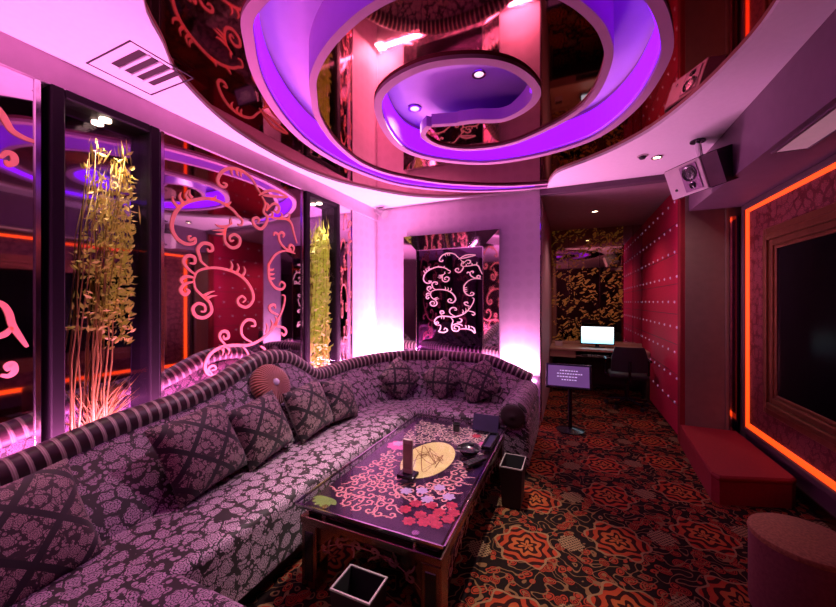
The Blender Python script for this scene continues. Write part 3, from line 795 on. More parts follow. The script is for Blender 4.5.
def c_scroll(mb, cx, cy, r, a0, sgn, to3, w):
    P = []
    for k in range(15):
        f = k / 14; rr = r * (.14 + .86 * f); an = a0 + sgn * f * 2.1 * PI
        P.append((cx + rr * math.cos(an), cy + rr * math.sin(an)))
    an = a0 + sgn * 2.1 * PI; tx, ty = -math.sin(an) * sgn, math.cos(an) * sgn; ox, oy = math.cos(an), math.sin(an)
    for k in range(1, 5):
        f = k / 4 * r * 1.5; P.append((P[14][0] + tx * f + ox * f * f / r * .45, P[14][1] + ty * f + oy * f * f / r * .45))
    mb.ribbon(P, w, to3)
    for k in (10, 12, 14):
        x, y = P[k]; d = math.atan2(y - cy, x - cx); l = r * .55
        mb.ribbon([(x, y), (x + l * .6 * math.cos(d + .3 * sgn), y + l * .6 * math.sin(d + .3 * sgn)), (x + l * math.cos(d + .8 * sgn), y + l * math.sin(d + .8 * sgn))], w * .9, to3, tip=True)
MY, MXX = 2.23, -.90    # yellow medallion centre
prints = {'print_coral': MB()}
ny, nx = 23, 11
for iy in range(ny):
    for ix in range(nx):
        x = TX0 + .115 + (ix + .5 * (iy % 2)) * .064 + R.uniform(-.010, .010); y = TY0 + .135 + iy * .060 + R.uniform(-.010, .010)
        if x > TX1 - .10 or ((x - MXX) / .20) ** 2 + ((y - MY) / .33) ** 2 < 1: continue
        if math.hypot(x + 1.19, y - 2.34) < .10 or (x > -.83 and y < 1.72) or (x < -1.12 and y < 1.60): continue
        k = 'print_coral'
        c_scroll(prints[k], x, y, R.uniform(.024, .033), R.uniform(0, 2 * PI), R.choice((-1, 1)), lambda u, v, z_=ZP + .0008 + .0002 * (iy % 2): (u, v, z_), .0105)
for k, mb in prints.items(): mb.build('printed_scrollwork', M[k], tb)
mb = MB(); P = [(MXX + .165 * math.cos(2 * PI * k / 48) , MY + .29 * math.sin(2 * PI * k / 48)) for k in range(48)]
mb.prism(P, ZP, ZP + .003); md = mb.build('printed_medallion', M['print_yellow'], tb)
mb = MB()
M['print_vein'] = plain('brown_print', (.35, .17, .04), .5)
for k in range(9):
    a = R.uniform(0, PI); L = [(MXX + R.uniform(-.11, .11) + .6 * .11 * f * math.cos(a), MY + R.uniform(-.16, .16) + .12 * f * math.sin(a)) for f in (-.8, -.3, .3, .8)]
    mb.ribbon(L, .007, lambda u, v: (u, v, ZP + .0038))
mb.build('twig_print', M['print_vein'], md)
def flower(x, y, r, n, mat, z, rot=0):
    mb = MB()
    for ring, (rr, nn) in enumerate(((r, n), (r * .62, max(5, n - 2)), (r * .3, 5))):
        for k in range(nn):
            a = 2 * PI * k / nn + ring * .4 + rot; cxp, cyp = x + rr * .58 * math.cos(a), y + rr * .58 * math.sin(a)
            P = [(cxp + rr * .46 * math.cos(b) * math.cos(a) - rr * .34 * math.sin(b) * math.sin(a), cyp + rr * .46 * math.cos(b) * math.sin(a) + rr * .34 * math.sin(b) * math.cos(a)) for b in [2 * PI * j / 10 for j in range(10)]]
            zz = z + ring * .0012 + (k % 2) * .0005
            mb.add([(px, py, zz) for px, py in P], [tuple(range(10))])
    return mb.build('printed_flower', M[mat], tb)
flower(-1.19, 2.34, .085, 8, 'print_pink', ZP + .002)
flower(-1.20, 2.36, .045, 6, 'print_lilac', ZP + .0052)
for i, (x, y) in enumerate([(-.78, 1.83), (-.70, 1.90), (-.86, 1.79), (-.72, 1.76), (-.62, 1.83)]): flower(x, y, .036, 6, 'print_lilac', ZP + .0035 + i * .0002)
for i, (x, y) in enumerate([(-.70, 1.62), (-.62, 1.68), (-.60, 1.58), (-.76, 1.70), (-.68, 1.72), (-.58, 1.76), (-.66, 1.57), (-.73, 1.55), (-.79, 1.63), (-.56, 1.64), (-.63, 1.62), (-.55, 1.70)]): flower(x, y, .034, 7, 'print_red', ZP + .0025 + i * .0002)
flower(-.60, 2.62, .05, 7, 'print_pink', ZP + .003); flower(-.70, 2.75, .04, 6, 'print_red', ZP + .003)
mb = MB()
for k in range(6):
    a = D(200 + k * 26); x, y = -1.22, 1.56
    P = smooth([(x, y), (x + .055 * math.cos(a - .35), y + .055 * math.sin(a - .35)), (x + .09 * math.cos(a), y + .09 * math.sin(a)), (x + .055 * math.cos(a + .35), y + .055 * math.sin(a + .35))], 3, closed=True)
    P = [(max(TX0 + .035, px), max(TY0 + .035, py)) for px, py in P]
    mb.add([(px, py, ZP + .002 + k * .0003) for px, py in P], [tuple(range(len(P)))])
mb.build('printed_leaf', M['print_green'], tb)
# frame
for a in ((TX0 + .02, TX1 - .02, TY0 + .02, TY0 + .06), (TX0 + .02, TX1 - .02, TY1 - .06, TY1 - .02), (TX0 + .02, TX0 + .06, TY0 + .06, TY1 - .06), (TX1 - .06, TX1 - .02, TY0 + .06, TY1 - .06)):
    MB().rbox(*a, .335, .375, .005, 2).build('frame_rail', M['bronze'], tb)
for a in ((TX0 + .05, TX1 - .05, TY0 + .05, TY1 - .05),):
    MB().rbox(*a, .375, ZP - .021, .004, 1).build('inner_tray', M['black'], tb)
for px, py in ((TX0 + .16, TY0 + .05), (TX1 - .16, TY0 + .05), (TX0 + .16, TY1 - .05), (TX1 - .16, TY1 - .05)):
    MB().lathe([(.014, .376), (.014, ZP), (.018, TZ - .012)], 12, (px, py, 0)).build('glass_standoff', M['chrome'], tb)
for px, py in ((TX0 + .025, TY0 + .025), (TX1 - .125, TY0 + .025), (TX0 + .025, TY1 - .125), (TX1 - .125, TY1 - .125)):
    lg = MB().rbox(px, px + .10, py, py + .10, 0, .336, .008, 2).build('leg', M['bronze'], tb)
    MB().rbox(px + .02, px + .08, py - .004, py + .104, .04, .30, .006, 1).build('leg_inset', M['black'], lg)
M['copper'] = plain('copper_fretwork', (.46, .22, .22), .35, .6, vary=.3)
def apron(fx, a0, a1):
    """arched fretwork apron between two legs; fx(u, z, d) -> point"""
    n = 20; top, bot = [], []
    for i in range(n + 1):
        f = i / n; top.append(fx(a0 + (a1 - a0) * f, .336, 0)); zb = .30 - .17 * abs(2 * f - 1) ** 2.6 - .012 * math.cos(f * 6 * PI)
        bot.append(fx(a0 + (a1 - a0) * f, zb, 0))
    mb = MB().grid([top, bot]); mb.grid([[fx(a0 + (a1 - a0) * i / n, .30 - .17 * abs(2 * i / n - 1) ** 2.6 - .012 * math.cos(i / n * 6 * PI), d) for i in range(n + 1)] for d in (-.012, .012)])
    ap = mb.build('apron', M['bronze'], tb)
    mb = MB(); k = int((a1 - a0) / .095)
    for i in range(k):
        f = (i + .5) / k; c_scroll(mb, a0 + (a1 - a0) * f, .30 - .10 * abs(2 * f - 1) ** 2.6, .026, i * 1.7, (-1) ** i, lambda u, z: fx(u, z, -.014), .015)
    mb.ribbon([(a0 + (a1 - a0) * i / n, .30 - .10 * abs(2 * i / n - 1) ** 2.6) for i in range(n + 1)], .008, lambda u, z: fx(u, z, -.0142))
    mb.build('fretwork_pattern', M['copper'], ap)
apron(lambda u, z, d: (u, TY0 + .045 + d, z), TX0 + .125, TX1 - .125)
apron(lambda u, z, d: (TX1 - .045 - d, u, z), TY0 + .125, TY1 - .125)
apron(lambda u, z, d: (TX0 + .045 + d, u, z), TY0 + .125, TY1 - .125)

# things standing on the table
t = thing('menu_stand', 'narrow upright acrylic menu stand on the table before the yellow oval', 'menu stand', (-.905, 1.90, TZ))
M['acrylic'] = plain('smoky_acrylic', (.52, .37, .34), .15, vary=.3, coat=.6)
MB().rbox(-.96, -.85, 1.86, 1.95, TZ, TZ + .022, .006, 2).build('base', M['black'], t)
MB().rbox(-.937, -.873, 1.895, 1.915, TZ + .02, TZ + .225, .006, 2).build('upright', M['acrylic'], t)
MB().rbox(-.930, -.880, 1.892, 1.895, TZ + .05, TZ + .20, .001, 1).build('menu_card', plain('brown_card', (.34, .22, .18), .5, vary=.4), t)
t = thing('ashtray', 'round black ashtray on the table beside the yellow oval', 'ashtray', (-.655, 2.37, TZ))
MB().lathe([(0, 0), (.055, 0), (.078, .03), (.082, .038), (.074, .040), (.062, .026), (.045, .012), (0, .010)], 32, (-.655, 2.37, TZ)).build('bowl', M['black'], t, smooth_=True)
for k in range(3):
    a = 2 * PI * k / 3; MB().rbox(-.012, .012, .058, .086, .034, .045, .003, 1, Matrix.Translation((-.655, 2.37, TZ)) @ Matrix.Rotation(a, 4, 'Z')).build('cigarette_rest', M['black_matte'], t)
t = thing('dice_cup', 'small dark dice cup near the far edge of the table', 'cup', (-.862, 2.735, TZ))
MB().lathe([(0, 0), (.026, 0), (.030, .055), (.033, .062), (.029, .062), (.026, .01), (0, .008)], 24, (-.862, 2.735, TZ)).build('cup_body', M['black_matte'], t, smooth_=True)
t = thing('remote_control', 'black remote control lying at the table edge near the ashtray', 'remote', (-.58, 2.24, TZ))
Mt = Matrix.Translation((-.58, 2.24, TZ)) @ Matrix.Rotation(D(-28), 4, 'Z')
MB().rbox(-.028, .028, -.085, .085, 0, .022, .006, 2, Mt).build('casing', M['black'], t)
for i in range(4):
    for j in range(3): MB().rbox(-.019 + j * .014, -.009 + j * .014, -.06 + i * .026, -.048 + i * .026, .021, .025, .002, 1, Mt).build('button', M['black_matte'], t)
t = thing('table_sign', 'dark folded table sign standing at the far end of the table', 'sign', (-.65, 2.86, TZ))
M['navy'] = plain('navy_card', (.02, .012, .045), .3, vary=.3)
for sg in (-1, 1):
    Mt = Matrix.Translation((-.645, 2.86 + sg * .05, TZ)) @ Matrix.Rotation(sg * D(22), 4, 'X')
    MB().rbox(-.105, .105, -.004, .004, .003, .135, .003, 1, Mt).build('card_face', M['navy'], t)
t = thing('tissue_tray', 'long narrow dark tray along the aisle edge of the table', 'tray', (-.555, 2.60, TZ))
MB().rbox(-.59, -.52, 2.45, 2.74, TZ, TZ + .012, .004, 2).build('tray_base', M['navy'], t)
for a in ((-.59, -.582, 2.45, 2.74), (-.528, -.52, 2.45, 2.74), (-.582, -.528, 2.45, 2.458), (-.582, -.528, 2.732, 2.74)): MB().box(*a, TZ + .010, TZ + .03).build('tray_rim', M['black'], t)

# waste bins
def bin_(x0, x1, y0, y1, h, label):
    cx, cy = (x0 + x1) / 2, (y0 + y1) / 2; t = thing('waste_bin', label, 'bin', (cx, cy, 0), 'square black waste bins beside the coffee table')
    hx, hy = (x1 - x0) / 2, (y1 - y0) / 2; k = .82
    ring = lambda s, z, e=0: [((-hx + e) * s, (-hy + e) * s, z), ((hx - e) * s, (-hy + e) * s, z), ((hx - e) * s, (hy - e) * s, z), ((-hx + e) * s, (hy - e) * s, z)]
    mb = MB().grid([ring(k, .004), ring(1, h), ring(1, h, .008), ring(k, .02, .008)], closed=True)
    mb.add(ring(k, .004), [(0, 1, 2, 3)]); mb.add(ring(k, .02, .008), [(0, 1, 2, 3)])
    mb.build('bin_body', M['black_matte'], t, world=False)
    mb = MB().grid([ring(1.015, h - .004), ring(1.015, h + .004), ring(1, h + .004, .006), ring(1, h - .004, .006)], closed=True); mb.grid([ring(1, h - .004, .006), ring(1.015, h - .004)], closed=True)
    mb.build('metal_rim', M['chrome_bright'], t, world=False)
M['chrome_bright'] = plain('bright_rim', (.34, .27, .27), .3, .3, emit=(.8, .5, .5), es=.05)  # faint emission painted in as a glint on the rim
bin_(-.925, -.735, 1.19, 1.34, .30, 'square black waste bin with bright rim on the carpet before the near table end')
bin_(-.485, -.325, 2.58, 2.82, .30, 'square black waste bin with bright rim beside the long table side')
# ------------------------------------------------------------------ alcove
t = thing('gold_mirror', 'tall mirror with gold leaf pattern covering the alcove back wall behind the computer desk', 'mirror', (.38, 6.9, .8))
MB().box(-.345, 1.10, 6.885, 6.899, .72, 2.80).build('mirror_glass', M['gold_mirror'], t)
for x in (-.06, .44, .94): MB().box(x, x + .008, 6.880, 6.886, .76, 2.80).build('joint_strip', M['bronze'], t)
t = thing('studded_panel', 'crimson felt wall panel dotted with crystal studs in the alcove', 'wall panel', (1.08, 5.6, 0))
MB().rbox(1.075, 1.10, 4.60, 6.88, .02, 2.79, .006, 1).build('felt_panel', M['redwall'], t)
MB().rbox(1.045, 1.10, 4.505, 4.60, 0, 2.79, .006, 1).build('edge_frame', M['redseat'], t)
for j in range(1, 8): MB().box(1.073, 1.0755, 4.60, 6.88, .34 * j, .34 * j + .006).build('seam', M['dark_paint'], t)
st = MB().lathe([(0, 0), (.012, .001), (.017, -.0), (.012, .009), (0, .014)], 8, (0, 0, 0), Matrix.Rotation(-PI / 2, 4, 'Y'))
first = None
for i in range(8):
    for j in range(9):
        if first is None: first = st.build('crystal_stud', M['stud'], t); o = first
        else: o = first.copy(); COL.objects.link(o); o.parent = t
        o.location = Vector((1.074, 4.74 + i * .285 + (.0 if j % 2 else .09), .36 + j * .285)) - t.location
t = thing('computer_desk', 'pale wooden counter desk built across the alcove under the gold mirror', 'desk', (.36, 6.4, 0))
MB().rbox(-.34, 1.07, 6.18, 6.88, .71, .75, .006, 2).build('desk_top', M['wood'], t)
MB().rbox(-.34, .06, 6.20, 6.23, .60, .71, .004, 1).build('drawer_front', M['wood'], t)
MB().rbox(.62, 1.07, 6.20, 6.23, .60, .71, .004, 1).build('drawer_front', M['wood'], t)
MB().rbox(.06, .62, 6.14, 6.50, .625, .645, .004, 1).build('keyboard_tray', M['wood_dark'], t)
for x in (-.34, 1.03): MB().rbox(x, x + .04, 6.22, 6.86, 0, .60, .004, 1).build('side_panel', M['wood_dark'], t)
MB().rbox(-.30, 1.03, 6.80, 6.83, .08, .60, .004, 1).build('back_panel', M['wood_dark'], t)
MB().rbox(-.34, 1.07, 6.85, 6.88, .75, .80, .004, 1).build('upstand', M['wood'], t)
t = thing('computer_monitor', 'flat computer monitor with glowing pale blue screen on the alcove desk', 'monitor', (.38, 6.48, .75))
MB().rbox(.125, .635, 6.455, 6.49, .80, 1.105, .008, 2).build('bezel', M['black'], t)
g = Graph('monitor_picture'); x, y, z = g.xyz(); k = g.ss(z, .82, 1.09)
g.set(Base_Color=(.02, .02, .02), Emission_Color=g.mix(k, (.30, .70, .95), (.85, .95, 1.0)), Emission_Strength=2.6)
MB().box(.143, .617, 6.452, 6.456, .818, 1.090).build('screen', g.mat, t)
MB().rbox(.35, .41, 6.475, 6.505, .76, .84, .004, 1).build('stand_neck', M['black'], t)
MB().lathe([(0, 0), (.12, .002), (.12, .010), (.04, .018), (0, .02)], 28, (.38, 6.48, .75), sy=.75).build('stand_base', M['black'], t, smooth_=True)
t = thing('keyboard', 'dark keyboard on the desk tray under the monitor', 'keyboard', (.36, 6.27, .645))
MB().rbox(.14, .54, 6.16, 6.30, .645, .663, .004, 1).build('key_bed', M['black'], t)
mb = MB()
for i in range(14):
    for j in range(4): mb.box(.152 + i * .027, .172 + i * .027, 6.172 + j * .03, 6.194 + j * .03, .662, .668)
mb.build('keys', M['black_matte'], t)
t = thing('computer_mouse', 'small white mouse on the desk tray beside the keyboard', 'mouse', (.59, 6.24, .645))
MB().lathe([(0, 0), (.03, .0), (.034, .010), (.026, .026), (0, .034)], 20, (.59, 6.22, .645), sy=1.5, sx=.85).build('mouse_shell', plain('white_plastic', (.8, .75, .75), .3), t, smooth_='all')
t = thing('desk_telephone', 'small pale box at the inner end of the alcove desk', 'box', (-.2, 6.5, .75))
MB().rbox(-.27, -.15, 6.45, 6.53, .75, .83, .006, 2).build('box_body', M['speaker'], t)
MB().rbox(-.265, -.155, 6.455, 6.525, .828, .842, .004, 1).build('lid', M['wood_dark'], t)
# office chair
t = thing('office_chair', 'dark swivel office chair pulled up to the alcove desk', 'chair', (.72, 5.75, 0))
cx, cy = .72, 5.80
MB().rbox(cx - .23, cx + .23, cy - .22, cy + .22, .42, .50, .035, 4).build('seat', M['black_matte'], t, smooth_=True)
bk = MB(); rows = []
for i in range(9):
    z = .54 + .34 * i / 8; row = []
    for s in (-1, 1): 
        pass
    w_ = .22 - .05 * (i / 8) ** 3
    row = [(cx + w_ * f, cy - .24 + .05 * f * f - .04 * (i / 8), z) for f in (-1, -.6, -.2, .2, .6, 1)] + [(cx + w_ * f, cy - .29 + .05 * f * f - .04 * (i / 8), z) for f in (1, .6, .2, -.2, -.6, -1)]
    rows.append(row)
bk.grid(rows, closed=True); bk.add(rows[0], [tuple(range(12))]); bk.add(rows[-1], [tuple(range(12))])
bk.build('backrest', M['black_matte'], t, smooth_=True)
MB().tube([(cx, cy - .10, .42), (cx, cy - .27, .44), (cx, cy - .295, .56), (cx, cy - .30, .70)], .018, 8).build('back_support', M['black'], t)
MB().lathe([(.03, .08), (.03, .30), (.022, .30), (.022, .42)], 16, (cx, cy, 0)).build('gas_lift', M['black'], t)
for s in (-1, 1): MB().tube([(cx + s * .20, cy + .02, .45), (cx + s * .27, cy + .02, .46), (cx + s * .27, cy, .66), (cx + s * .27, cy + .12, .68), (cx + s * .27, cy - .14, .68)], .016, 8).build('armrest', M['black'], t)
for k in range(5):
    a = 2 * PI * k / 5 + .3; q = Vector((cx + .27 * math.cos(a), cy + .27 * math.sin(a), .085))
    lg = MB().tube([(cx, cy, .12), q], [.026, .016], 8).build('leg', M['black'], t)
    MB().lathe([(.0, -.015), (.026, -.015), (.030, -.006), (.030, .006), (.026, .015), (0, .015)], 16, (q.x, q.y, .031), Matrix.Rotation(a, 4, 'Z') @ Matrix.Rotation(PI / 2, 4, 'X')).build('caster', M['black_matte'], lg)
# song selection kiosk
kx, ky = -.02, 4.42
t = thing('touch_screen_stand', 'black pedestal stand with violet lit touch screen at the alcove entrance', 'screen stand', (kx, ky, 0))
MB().lathe([(0, 0), (.15, 0), (.15, .012), (.06, .03), (.025, .04), (0, .04)], 28, (kx, ky + .03, 0)).build('base', M['black'], t, smooth_=True)
MB().lathe([(.022, .03), (.022, .56)], 14, (kx, ky + .03, 0)).build('pole', M['black'], t, smooth_=True)
Mk = Matrix.Translation((kx - .02, ky, .635)) @ Matrix.Rotation(D(-22), 4, 'X')
MB().rbox(-.245, .245, -.022, .022, -.145, .145, .010, 2, Mk).build('screen_housing', M['black'], t)
g = Graph('kiosk_screen'); nz = g.noise(g.coord(), 4, 2)
g.set(Base_Color=(.02, .01, .02), Emission_Color=g.mix(nz, (.20, .06, .32), (.34, .14, .46)), Emission_Strength=.5)
mb = MB(); p = [Mk @ Vector(q) for q in ((-.22, -.024, -.118), (.22, -.024, -.118), (.22, -.024, .118), (-.22, -.024, .118))]
mb.add(p, [(0, 1, 2, 3)]); sc_ = mb.build('screen', g.mat, t)
mb = MB()
for z, a, b in ((.055, -.09, .09), (.02, -.12, .14), (-.015, -.12, .10), (-.05, -.07, .09)):
    x = a
    while x < b:
        w_ = R.uniform(.012, .03); mb.add([Mk @ Vector(q) for q in ((x, -.026, z), (x + w_, -.026, z), (x + w_, -.026, z + .012), (x, -.026, z + .012))], [(0, 1, 2, 3)]); x += w_ + .008
mb.build('text_lines', plain('screen_text', (.5, .4, .6), .5, emit=(.8, .6, 1), es=.6), sc_)
# ------------------------------------------------------------------ right wall: big framed screen
t = thing('wall_screen', 'huge dark screen in a stepped gold frame with damask border and orange light edge', 'screen', (RX, 2.8, .28))
Y0, Y1, Z0, Z1 = 1.20, 4.405, .285, 2.415
def rect_frame(y0, y1, z0, z1, w, x0, x1, mat, name, parent):
    for a in ((y0, y0 + w, z0, z1), (y1 - w, y1, z0, z1), (y0 + w, y1 - w, z0, z0 + w), (y0 + w, y1 - w, z1 - w, z1)):
        MB().rbox(x0, x1, a[0], a[1], a[2], a[3], min(.006, w / 4), 1).build(name, M[mat], parent)
rect_frame(Y0 - .05, Y1 + .05, Z0 - .05, Z1 + .03, .05, RX - .05, RX - .001, 'dark_paint', 'outer_frame', t)
rect_frame(Y0, Y1, Z0, Z1, .052, RX - .035, RX - .004, 'led_orange', 'light_edge', t)
MB().box(RX - .022, RX - .003, Y0 + .042, Y1 - .042, Z0 + .042, Z1 - .042).build('damask_border', M['border'], t)
gy0, gy1, gz0, gz1 = Y0 + .38, Y1 - .38, .54, 2.135
for k, (w, dx) in enumerate(((.06, .050), (.05, .075), (.05, .055), (.03, .04))):
    o = sum(v for v, _ in ((.06, 0), (.05, 0), (.05, 0), (.03, 0))[:k])
    rect_frame(gy0 + o, gy1 - o, gz0 + o, gz1 - o, w, RX - dx, RX - .020, 'gold_frame', 'gold_moulding', t)
MB().box(RX - .030, RX - .021, gy0 + .15, gy1 - .15, gz0 + .15, gz1 - .15).build('screen_glass', M['screen'], t)
# red low bench and round stool
t = thing('low_bench', 'low red velvet bench along the wall under the big screen', 'bench', (1.28, 3.9, 0))
P = [(1.04, 4.48), (1.00, 3.9), (.965, 3.32), (1.0, 3.27), (1.46, 3.42), (1.50, 3.46), (1.50, 4.48)]
mb = MB(); mb.prism(P, .0, .17); mb.build('bench_body', M['redseat'], t)
P2 = [(x + (.012 if x < 1.2 else -.0), y + .012 if y < 4 else y) for x, y in P]
n = len(P); cxm = sum(p[0] for p in P) / n; cym = sum(p[1] for p in P) / n
sh = lambda f: [(cxm + (x - cxm) * f, cym + (y - cym) * f) for x, y in P]
rows = [[(x, y, z) for x, y in sh(f)] for f, z in ((1.0, .172), (1.012, .185), (1.012, .20), (.985, .214))]
mb = MB().grid(rows, closed=True); mb.add(rows[-1], [tuple(range(n))]); mb.add(rows[0], [tuple(range(n))]); mb.build('seat_pad', M['redseat'], t)
t = thing('round_stool', 'round drum stool in speckled brown fabric near the big screen', 'stool', (.985, 2.20, 0))
c = (.985, 2.20, 0)
MB().lathe([(.0, .03), (.188, .03), (.192, .05), (.192, .385)], 48, c).build('drum', plain('maroon_felt', (.17, .06, .05), .85, vary=.4, scale=70), t, smooth_=True)
MB().lathe([(.192, .385), (.196, .395), (.193, .410), (.178, .420), (.0, .424)], 48, c).build('seat_pad', M['tweed'], t, smooth_=True)
for k in range(4):
    a = PI / 4 + k * PI / 2; MB().lathe([(.018, 0), (.02, .031)], 12, (c[0] + .14 * math.cos(a), c[1] + .14 * math.sin(a), 0)).build('foot', M['black'], t)

# ------------------------------------------------------------------ loudspeaker
t = thing('loudspeaker', 'grey loudspeaker hung high in the corner beside the plum bulkhead', 'speaker', (.96, 3.62, 2.62))
Ms = Matrix.Translation((.995, 3.58, 2.56)) @ Matrix.Rotation(D(-60), 4, 'Z') @ Matrix.Rotation(D(20), 4, 'X') @ Matrix.Rotation(D(0), 4, 'Y') @ Matrix.Scale(1.0, 4)
# local: front faces -y
def sp(mb, *a, **k): return mb
hex_ = [(-.23, -.10), (-.17, -.17), (.17, -.17), (.23, -.10), (.20, .16), (-.20, .16)]
mb = MB(); mb.prism(hex_, -.13, .13); mb.v = [tuple(Ms @ Vector(p)) for p in mb.v]; mb.build('cabinet', M['black_matte'], t)
MB().rbox(-.168, .168, -.186, -.168, -.125, .125, .008, 2, Ms).build('front_baffle', M['speaker'], t)
for s in (-1, 1):
    mb = MB(); mb.add([Ms @ Vector(p) for p in ((s * .172, -.175, -.125), (s * .235, -.102, -.125), (s * .235, -.102, .125), (s * .172, -.175, .125))], [(0, 1, 2, 3)])
    mb.build('angled_grille', M['speaker'], t)
pl = MB().rbox(-.02, .135, -.192, -.185, -.105, .105, .004, 1, Ms).build('driver_plate', plain('plum_driver_plate', (.22, .10, .20), .4), t)
Mx = Ms @ Matrix.Translation((.058, -.192, 0)) @ Matrix.Rotation(PI / 2, 4, 'X')
MB().lathe([(0, .001), (.02, .004), (.045, .0), (.055, .006), (.062, .006), (.062, -.002)], 28, (0, 0, 0), Mx @ Matrix.Translation((0, .035, 0))).build('woofer', M['black'], pl, smooth_=True)
MB().lathe([(0, .010), (.012, .006), (.02, .002), (.028, .005), (.028, -.002)], 24, (0, 0, 0), Mx @ Matrix.Translation((0, -.062, 0))).build('tweeter', M['black'], pl, smooth_=True)
MB().lathe([(0, .006), (.012, .004), (.014, -.002)], 14, (0, 0, 0), Ms @ Matrix.Translation((-.10, -.186, -.06)) @ Matrix.Rotation(PI / 2, 4, 'X')).build('badge', M['black'], t)
MB().tube([(.985, 3.60, 2.66), (.975, 3.64, 2.78), (.97, 3.65, 2.862)], .022, 10).build('hanging_bracket', M['chrome'], t)
MB().lathe([(.055, 2.848), (.055, 2.86)], 20, (.97, 3.65, 0)).build('ceiling_plate', M['black'], t)
# ------------------------------------------------------------------ ceiling fittings
def downlight(x, y, z, label, on=None, r=.045):
    t = thing('downlight', label, 'ceiling light', (x, y, z))
    MB().lathe([(r, z), (r * 1.15, z - .006), (r * 1.1, z - .012), (r * .75, z - .010), (r * .72, z - .001)], 24, (x, y, 0)).build('chrome_ring', M['chrome'], t, smooth_=True)
    MB().lathe([(0, z - .004), (r * .74, z - .004)], 20, (x, y, 0)).build('lens', on or M['lamp_off'], t)
downlight(-.603, 2.442, 3.12, 'round downlight in the middle of the inner spiral ceiling dish')
downlight(-1.20, 2.66, 3.12, 'round downlight near the cut end of the inner spiral ceiling dish', r=.05)
downlight(.728, 3.90, 2.86, 'bright round downlight in the pale ceiling beside the loudspeaker', M['lamp'], .04)
downlight(.30, 5.60, 2.80, 'bright round downlight in the alcove ceiling above the desk', M['lamp'], .05)
t = thing('smoke_detector', 'small dark ceiling sensor beside the bright downlight near the loudspeaker', 'sensor', (.60, 3.82, 2.86))
MB().lathe([(.035, 2.86), (.035, 2.85), (.022, 2.83), (.0, 2.826)], 20, (.60, 3.82, 0)).build('sensor_dome', M['black_matte'], t, smooth_=True)
MB().lathe([(.045, 2.86), (.045, 2.852), (.036, 2.85)], 20, (.60, 3.82, 0)).build('sensor_base', M['speaker'], t, smooth_=True)
# air vent
t = thing('air_vent', 'slotted air conditioning vent set in the pink ceiling', 'vent', (-2.31, 1.21, 2.86))
vx0, vx1, vy0, vy1 = -2.53, -2.10, 1.06, 1.40
for a in ((vx0, vx1, vy0, vy0 + .008), (vx0, vx1, vy1 - .008, vy1), (vx0, vx0 + .008, vy0, vy1), (vx1 - .008, vx1, vy0, vy1)):
    MB().box(*a, 2.857, 2.862).build('frame', M['black_matte'], t)
M['vent_back'] = plain('dark_duct', (.03, .012, .02), .8)
for i in range(4):
    y = 1.12 + i * .062
    MB().box(-2.40, -2.135, y, y + .036, 2.8565, 2.861).build('slot', M['vent_back'], t)
for i in range(3):
    y = 1.156 + i * .062; MB().rbox(-2.41, -2.13, y + .003, y + .023, 2.850, 2.858, .003, 1).build('slat', M['plaster'], t)
# soffit panel light, faint glow put into its diffuser
t = thing('panel_light', 'dim rectangular light panel in the plum bulkhead soffit above the big screen', 'ceiling light', (1.28, 2.5, 2.45))
MB().rbox(1.17, 1.32, 1.70, 2.92, 2.440, 2.452, .004, 1).build('diffuser', plain('pale_diffuser', (.62, .42, .50), .35, emit=(1, .55, .7), es=.16), t)
for a in ((1.155, 1.17, 1.685, 2.935), (1.32, 1.335, 1.685, 2.935), (1.17, 1.32, 1.685, 1.70), (1.17, 1.32, 2.92, 2.935)): MB().box(*a, 2.436, 2.452).build('frame', M['bulk'], t)
# security camera in the corner
t = thing('security_camera', 'small silver security camera high in the pink room corner', 'camera', (-2.52, 4.38, 2.78))
MB().lathe([(.05, 2.86), (.05, 2.845), (.018, 2.835), (.018, 2.80)], 18, (-2.50, 4.36, 0)).build('mount', M['chrome'], t, smooth_=True)
Mc = Matrix.Translation((-2.49, 4.36, 2.775)) @ Vector((.75, -.25, -.45)).to_track_quat('Z', 'Y').to_matrix().to_4x4()
MB().lathe([(0, -.10), (.045, -.10), (.052, -.08), (.052, .06), (.058, .062), (.058, .085), (.046, .085)], 22, (0, 0, 0), Mc).build('housing', plain('silver_housing', (.36, .33, .36), .35, .3), t, smooth_=True)
MB().lathe([(0, .078), (.046, .080)], 20, (0, 0, 0), Mc).build('lens', M['black'], t)

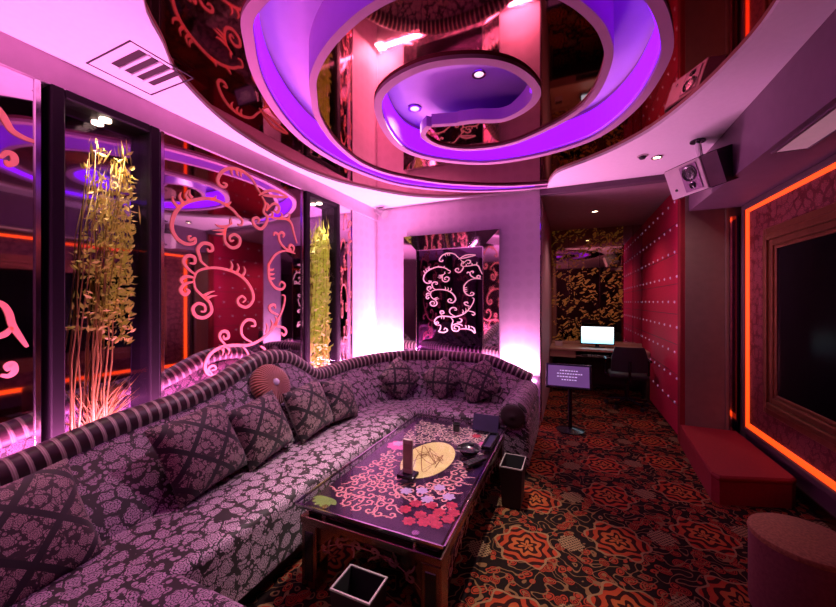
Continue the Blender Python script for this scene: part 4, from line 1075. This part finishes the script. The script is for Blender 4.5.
# ------------------------------------------------------------------ lights
def area(name, loc, rot, sx, sy, e, col):
    l = bpy.data.lights.new(name, 'AREA'); l.shape = 'RECTANGLE'; l.size = sx; l.size_y = sy; l.energy = e; l.color = col
    o = bpy.data.objects.new(name, l); COL.objects.link(o); o.location = loc; o.rotation_euler = rot; return o
def spot(name, loc, tgt, e, col, size, blend=.6, soft=.05):
    l = bpy.data.lights.new(name, 'SPOT'); l.energy = e; l.color = col; l.spot_size = D(size); l.spot_blend = blend; l.shadow_soft_size = soft
    o = bpy.data.objects.new(name, l); COL.objects.link(o); o.location = loc
    o.rotation_euler = (Vector(tgt) - Vector(loc)).to_track_quat('-Z', 'Y').to_euler(); return o
# upward area lights, added to boost the LED strips behind the sofa
area('ledge_uplight', (LX + .10, 1.6, .62), (PI, D(-8), 0), .06, 4.2, 190, (1, .23, .68))
area('back_uplight', (-1.5, BY - .10, .60), (PI + D(-6), 0, 0), 2.1, .06, 150, (1, .34, .74))
area('corner_fill', (-2.50, 4.36, .62), (PI, D(-10), 0), .12, .12, 14, (1, .50, .82))  # added light without a fitting, brightens the corner
spot('table_spot', (-.603, 2.442, 3.09), (-.85, 2.1, .45), 430, (1, .82, .72), 52, .7)
spot('table_spot', (-1.20, 2.66, 3.09), (-1.6, 2.0, .45), 110, (1, .60, .85), 90, .8)
spot('pier_spot', (.728, 3.90, 2.84), (.75, 4.1, 0), 30, (1, .55, .70), 120, .8, .03)
spot('alcove_spot', (.30, 5.60, 2.78), (.30, 5.75, 0), 48, (1, .50, .50), 130, .8, .03)
spot('floor_spot', (.25, 2.3, 2.85), (.35, 2.9, 0), 12, (1, .62, .50), 80, .9, .12)
w = bpy.data.worlds.new('World'); SC.world = w; w.use_nodes = True
w.node_tree.nodes['Background'].inputs[0].default_value = (.25, .06, .22, 1); w.node_tree.nodes['Background'].inputs[1].default_value = .05

# ------------------------------------------------------------------ camera
cam = bpy.data.cameras.new('camera'); co = bpy.data.objects.new('camera', cam); COL.objects.link(co)
cam.sensor_width = 36; cam.lens = 350 / 836 * 36; cam.clip_start = .02; cam.shift_y = -1.5 / 836
co.location = (0, 0, 1.5); co.rotation_euler = (PI / 2, 0, math.atan(154 / 350))
SC.camera = co
SC.view_settings.view_transform = 'Standard'
SC.view_settings.look = 'None'
SC.view_settings.exposure = 0.0
cy_ = SC.cycles
cy_.max_bounces = 10; cy_.glossy_bounces = 6; cy_.diffuse_bounces = 4; cy_.transparent_max_bounces = 12
cy_.caustics_reflective = False; cy_.caustics_refractive = False; cy_.sample_clamp_indirect = 4.0
cy_.use_denoising = True
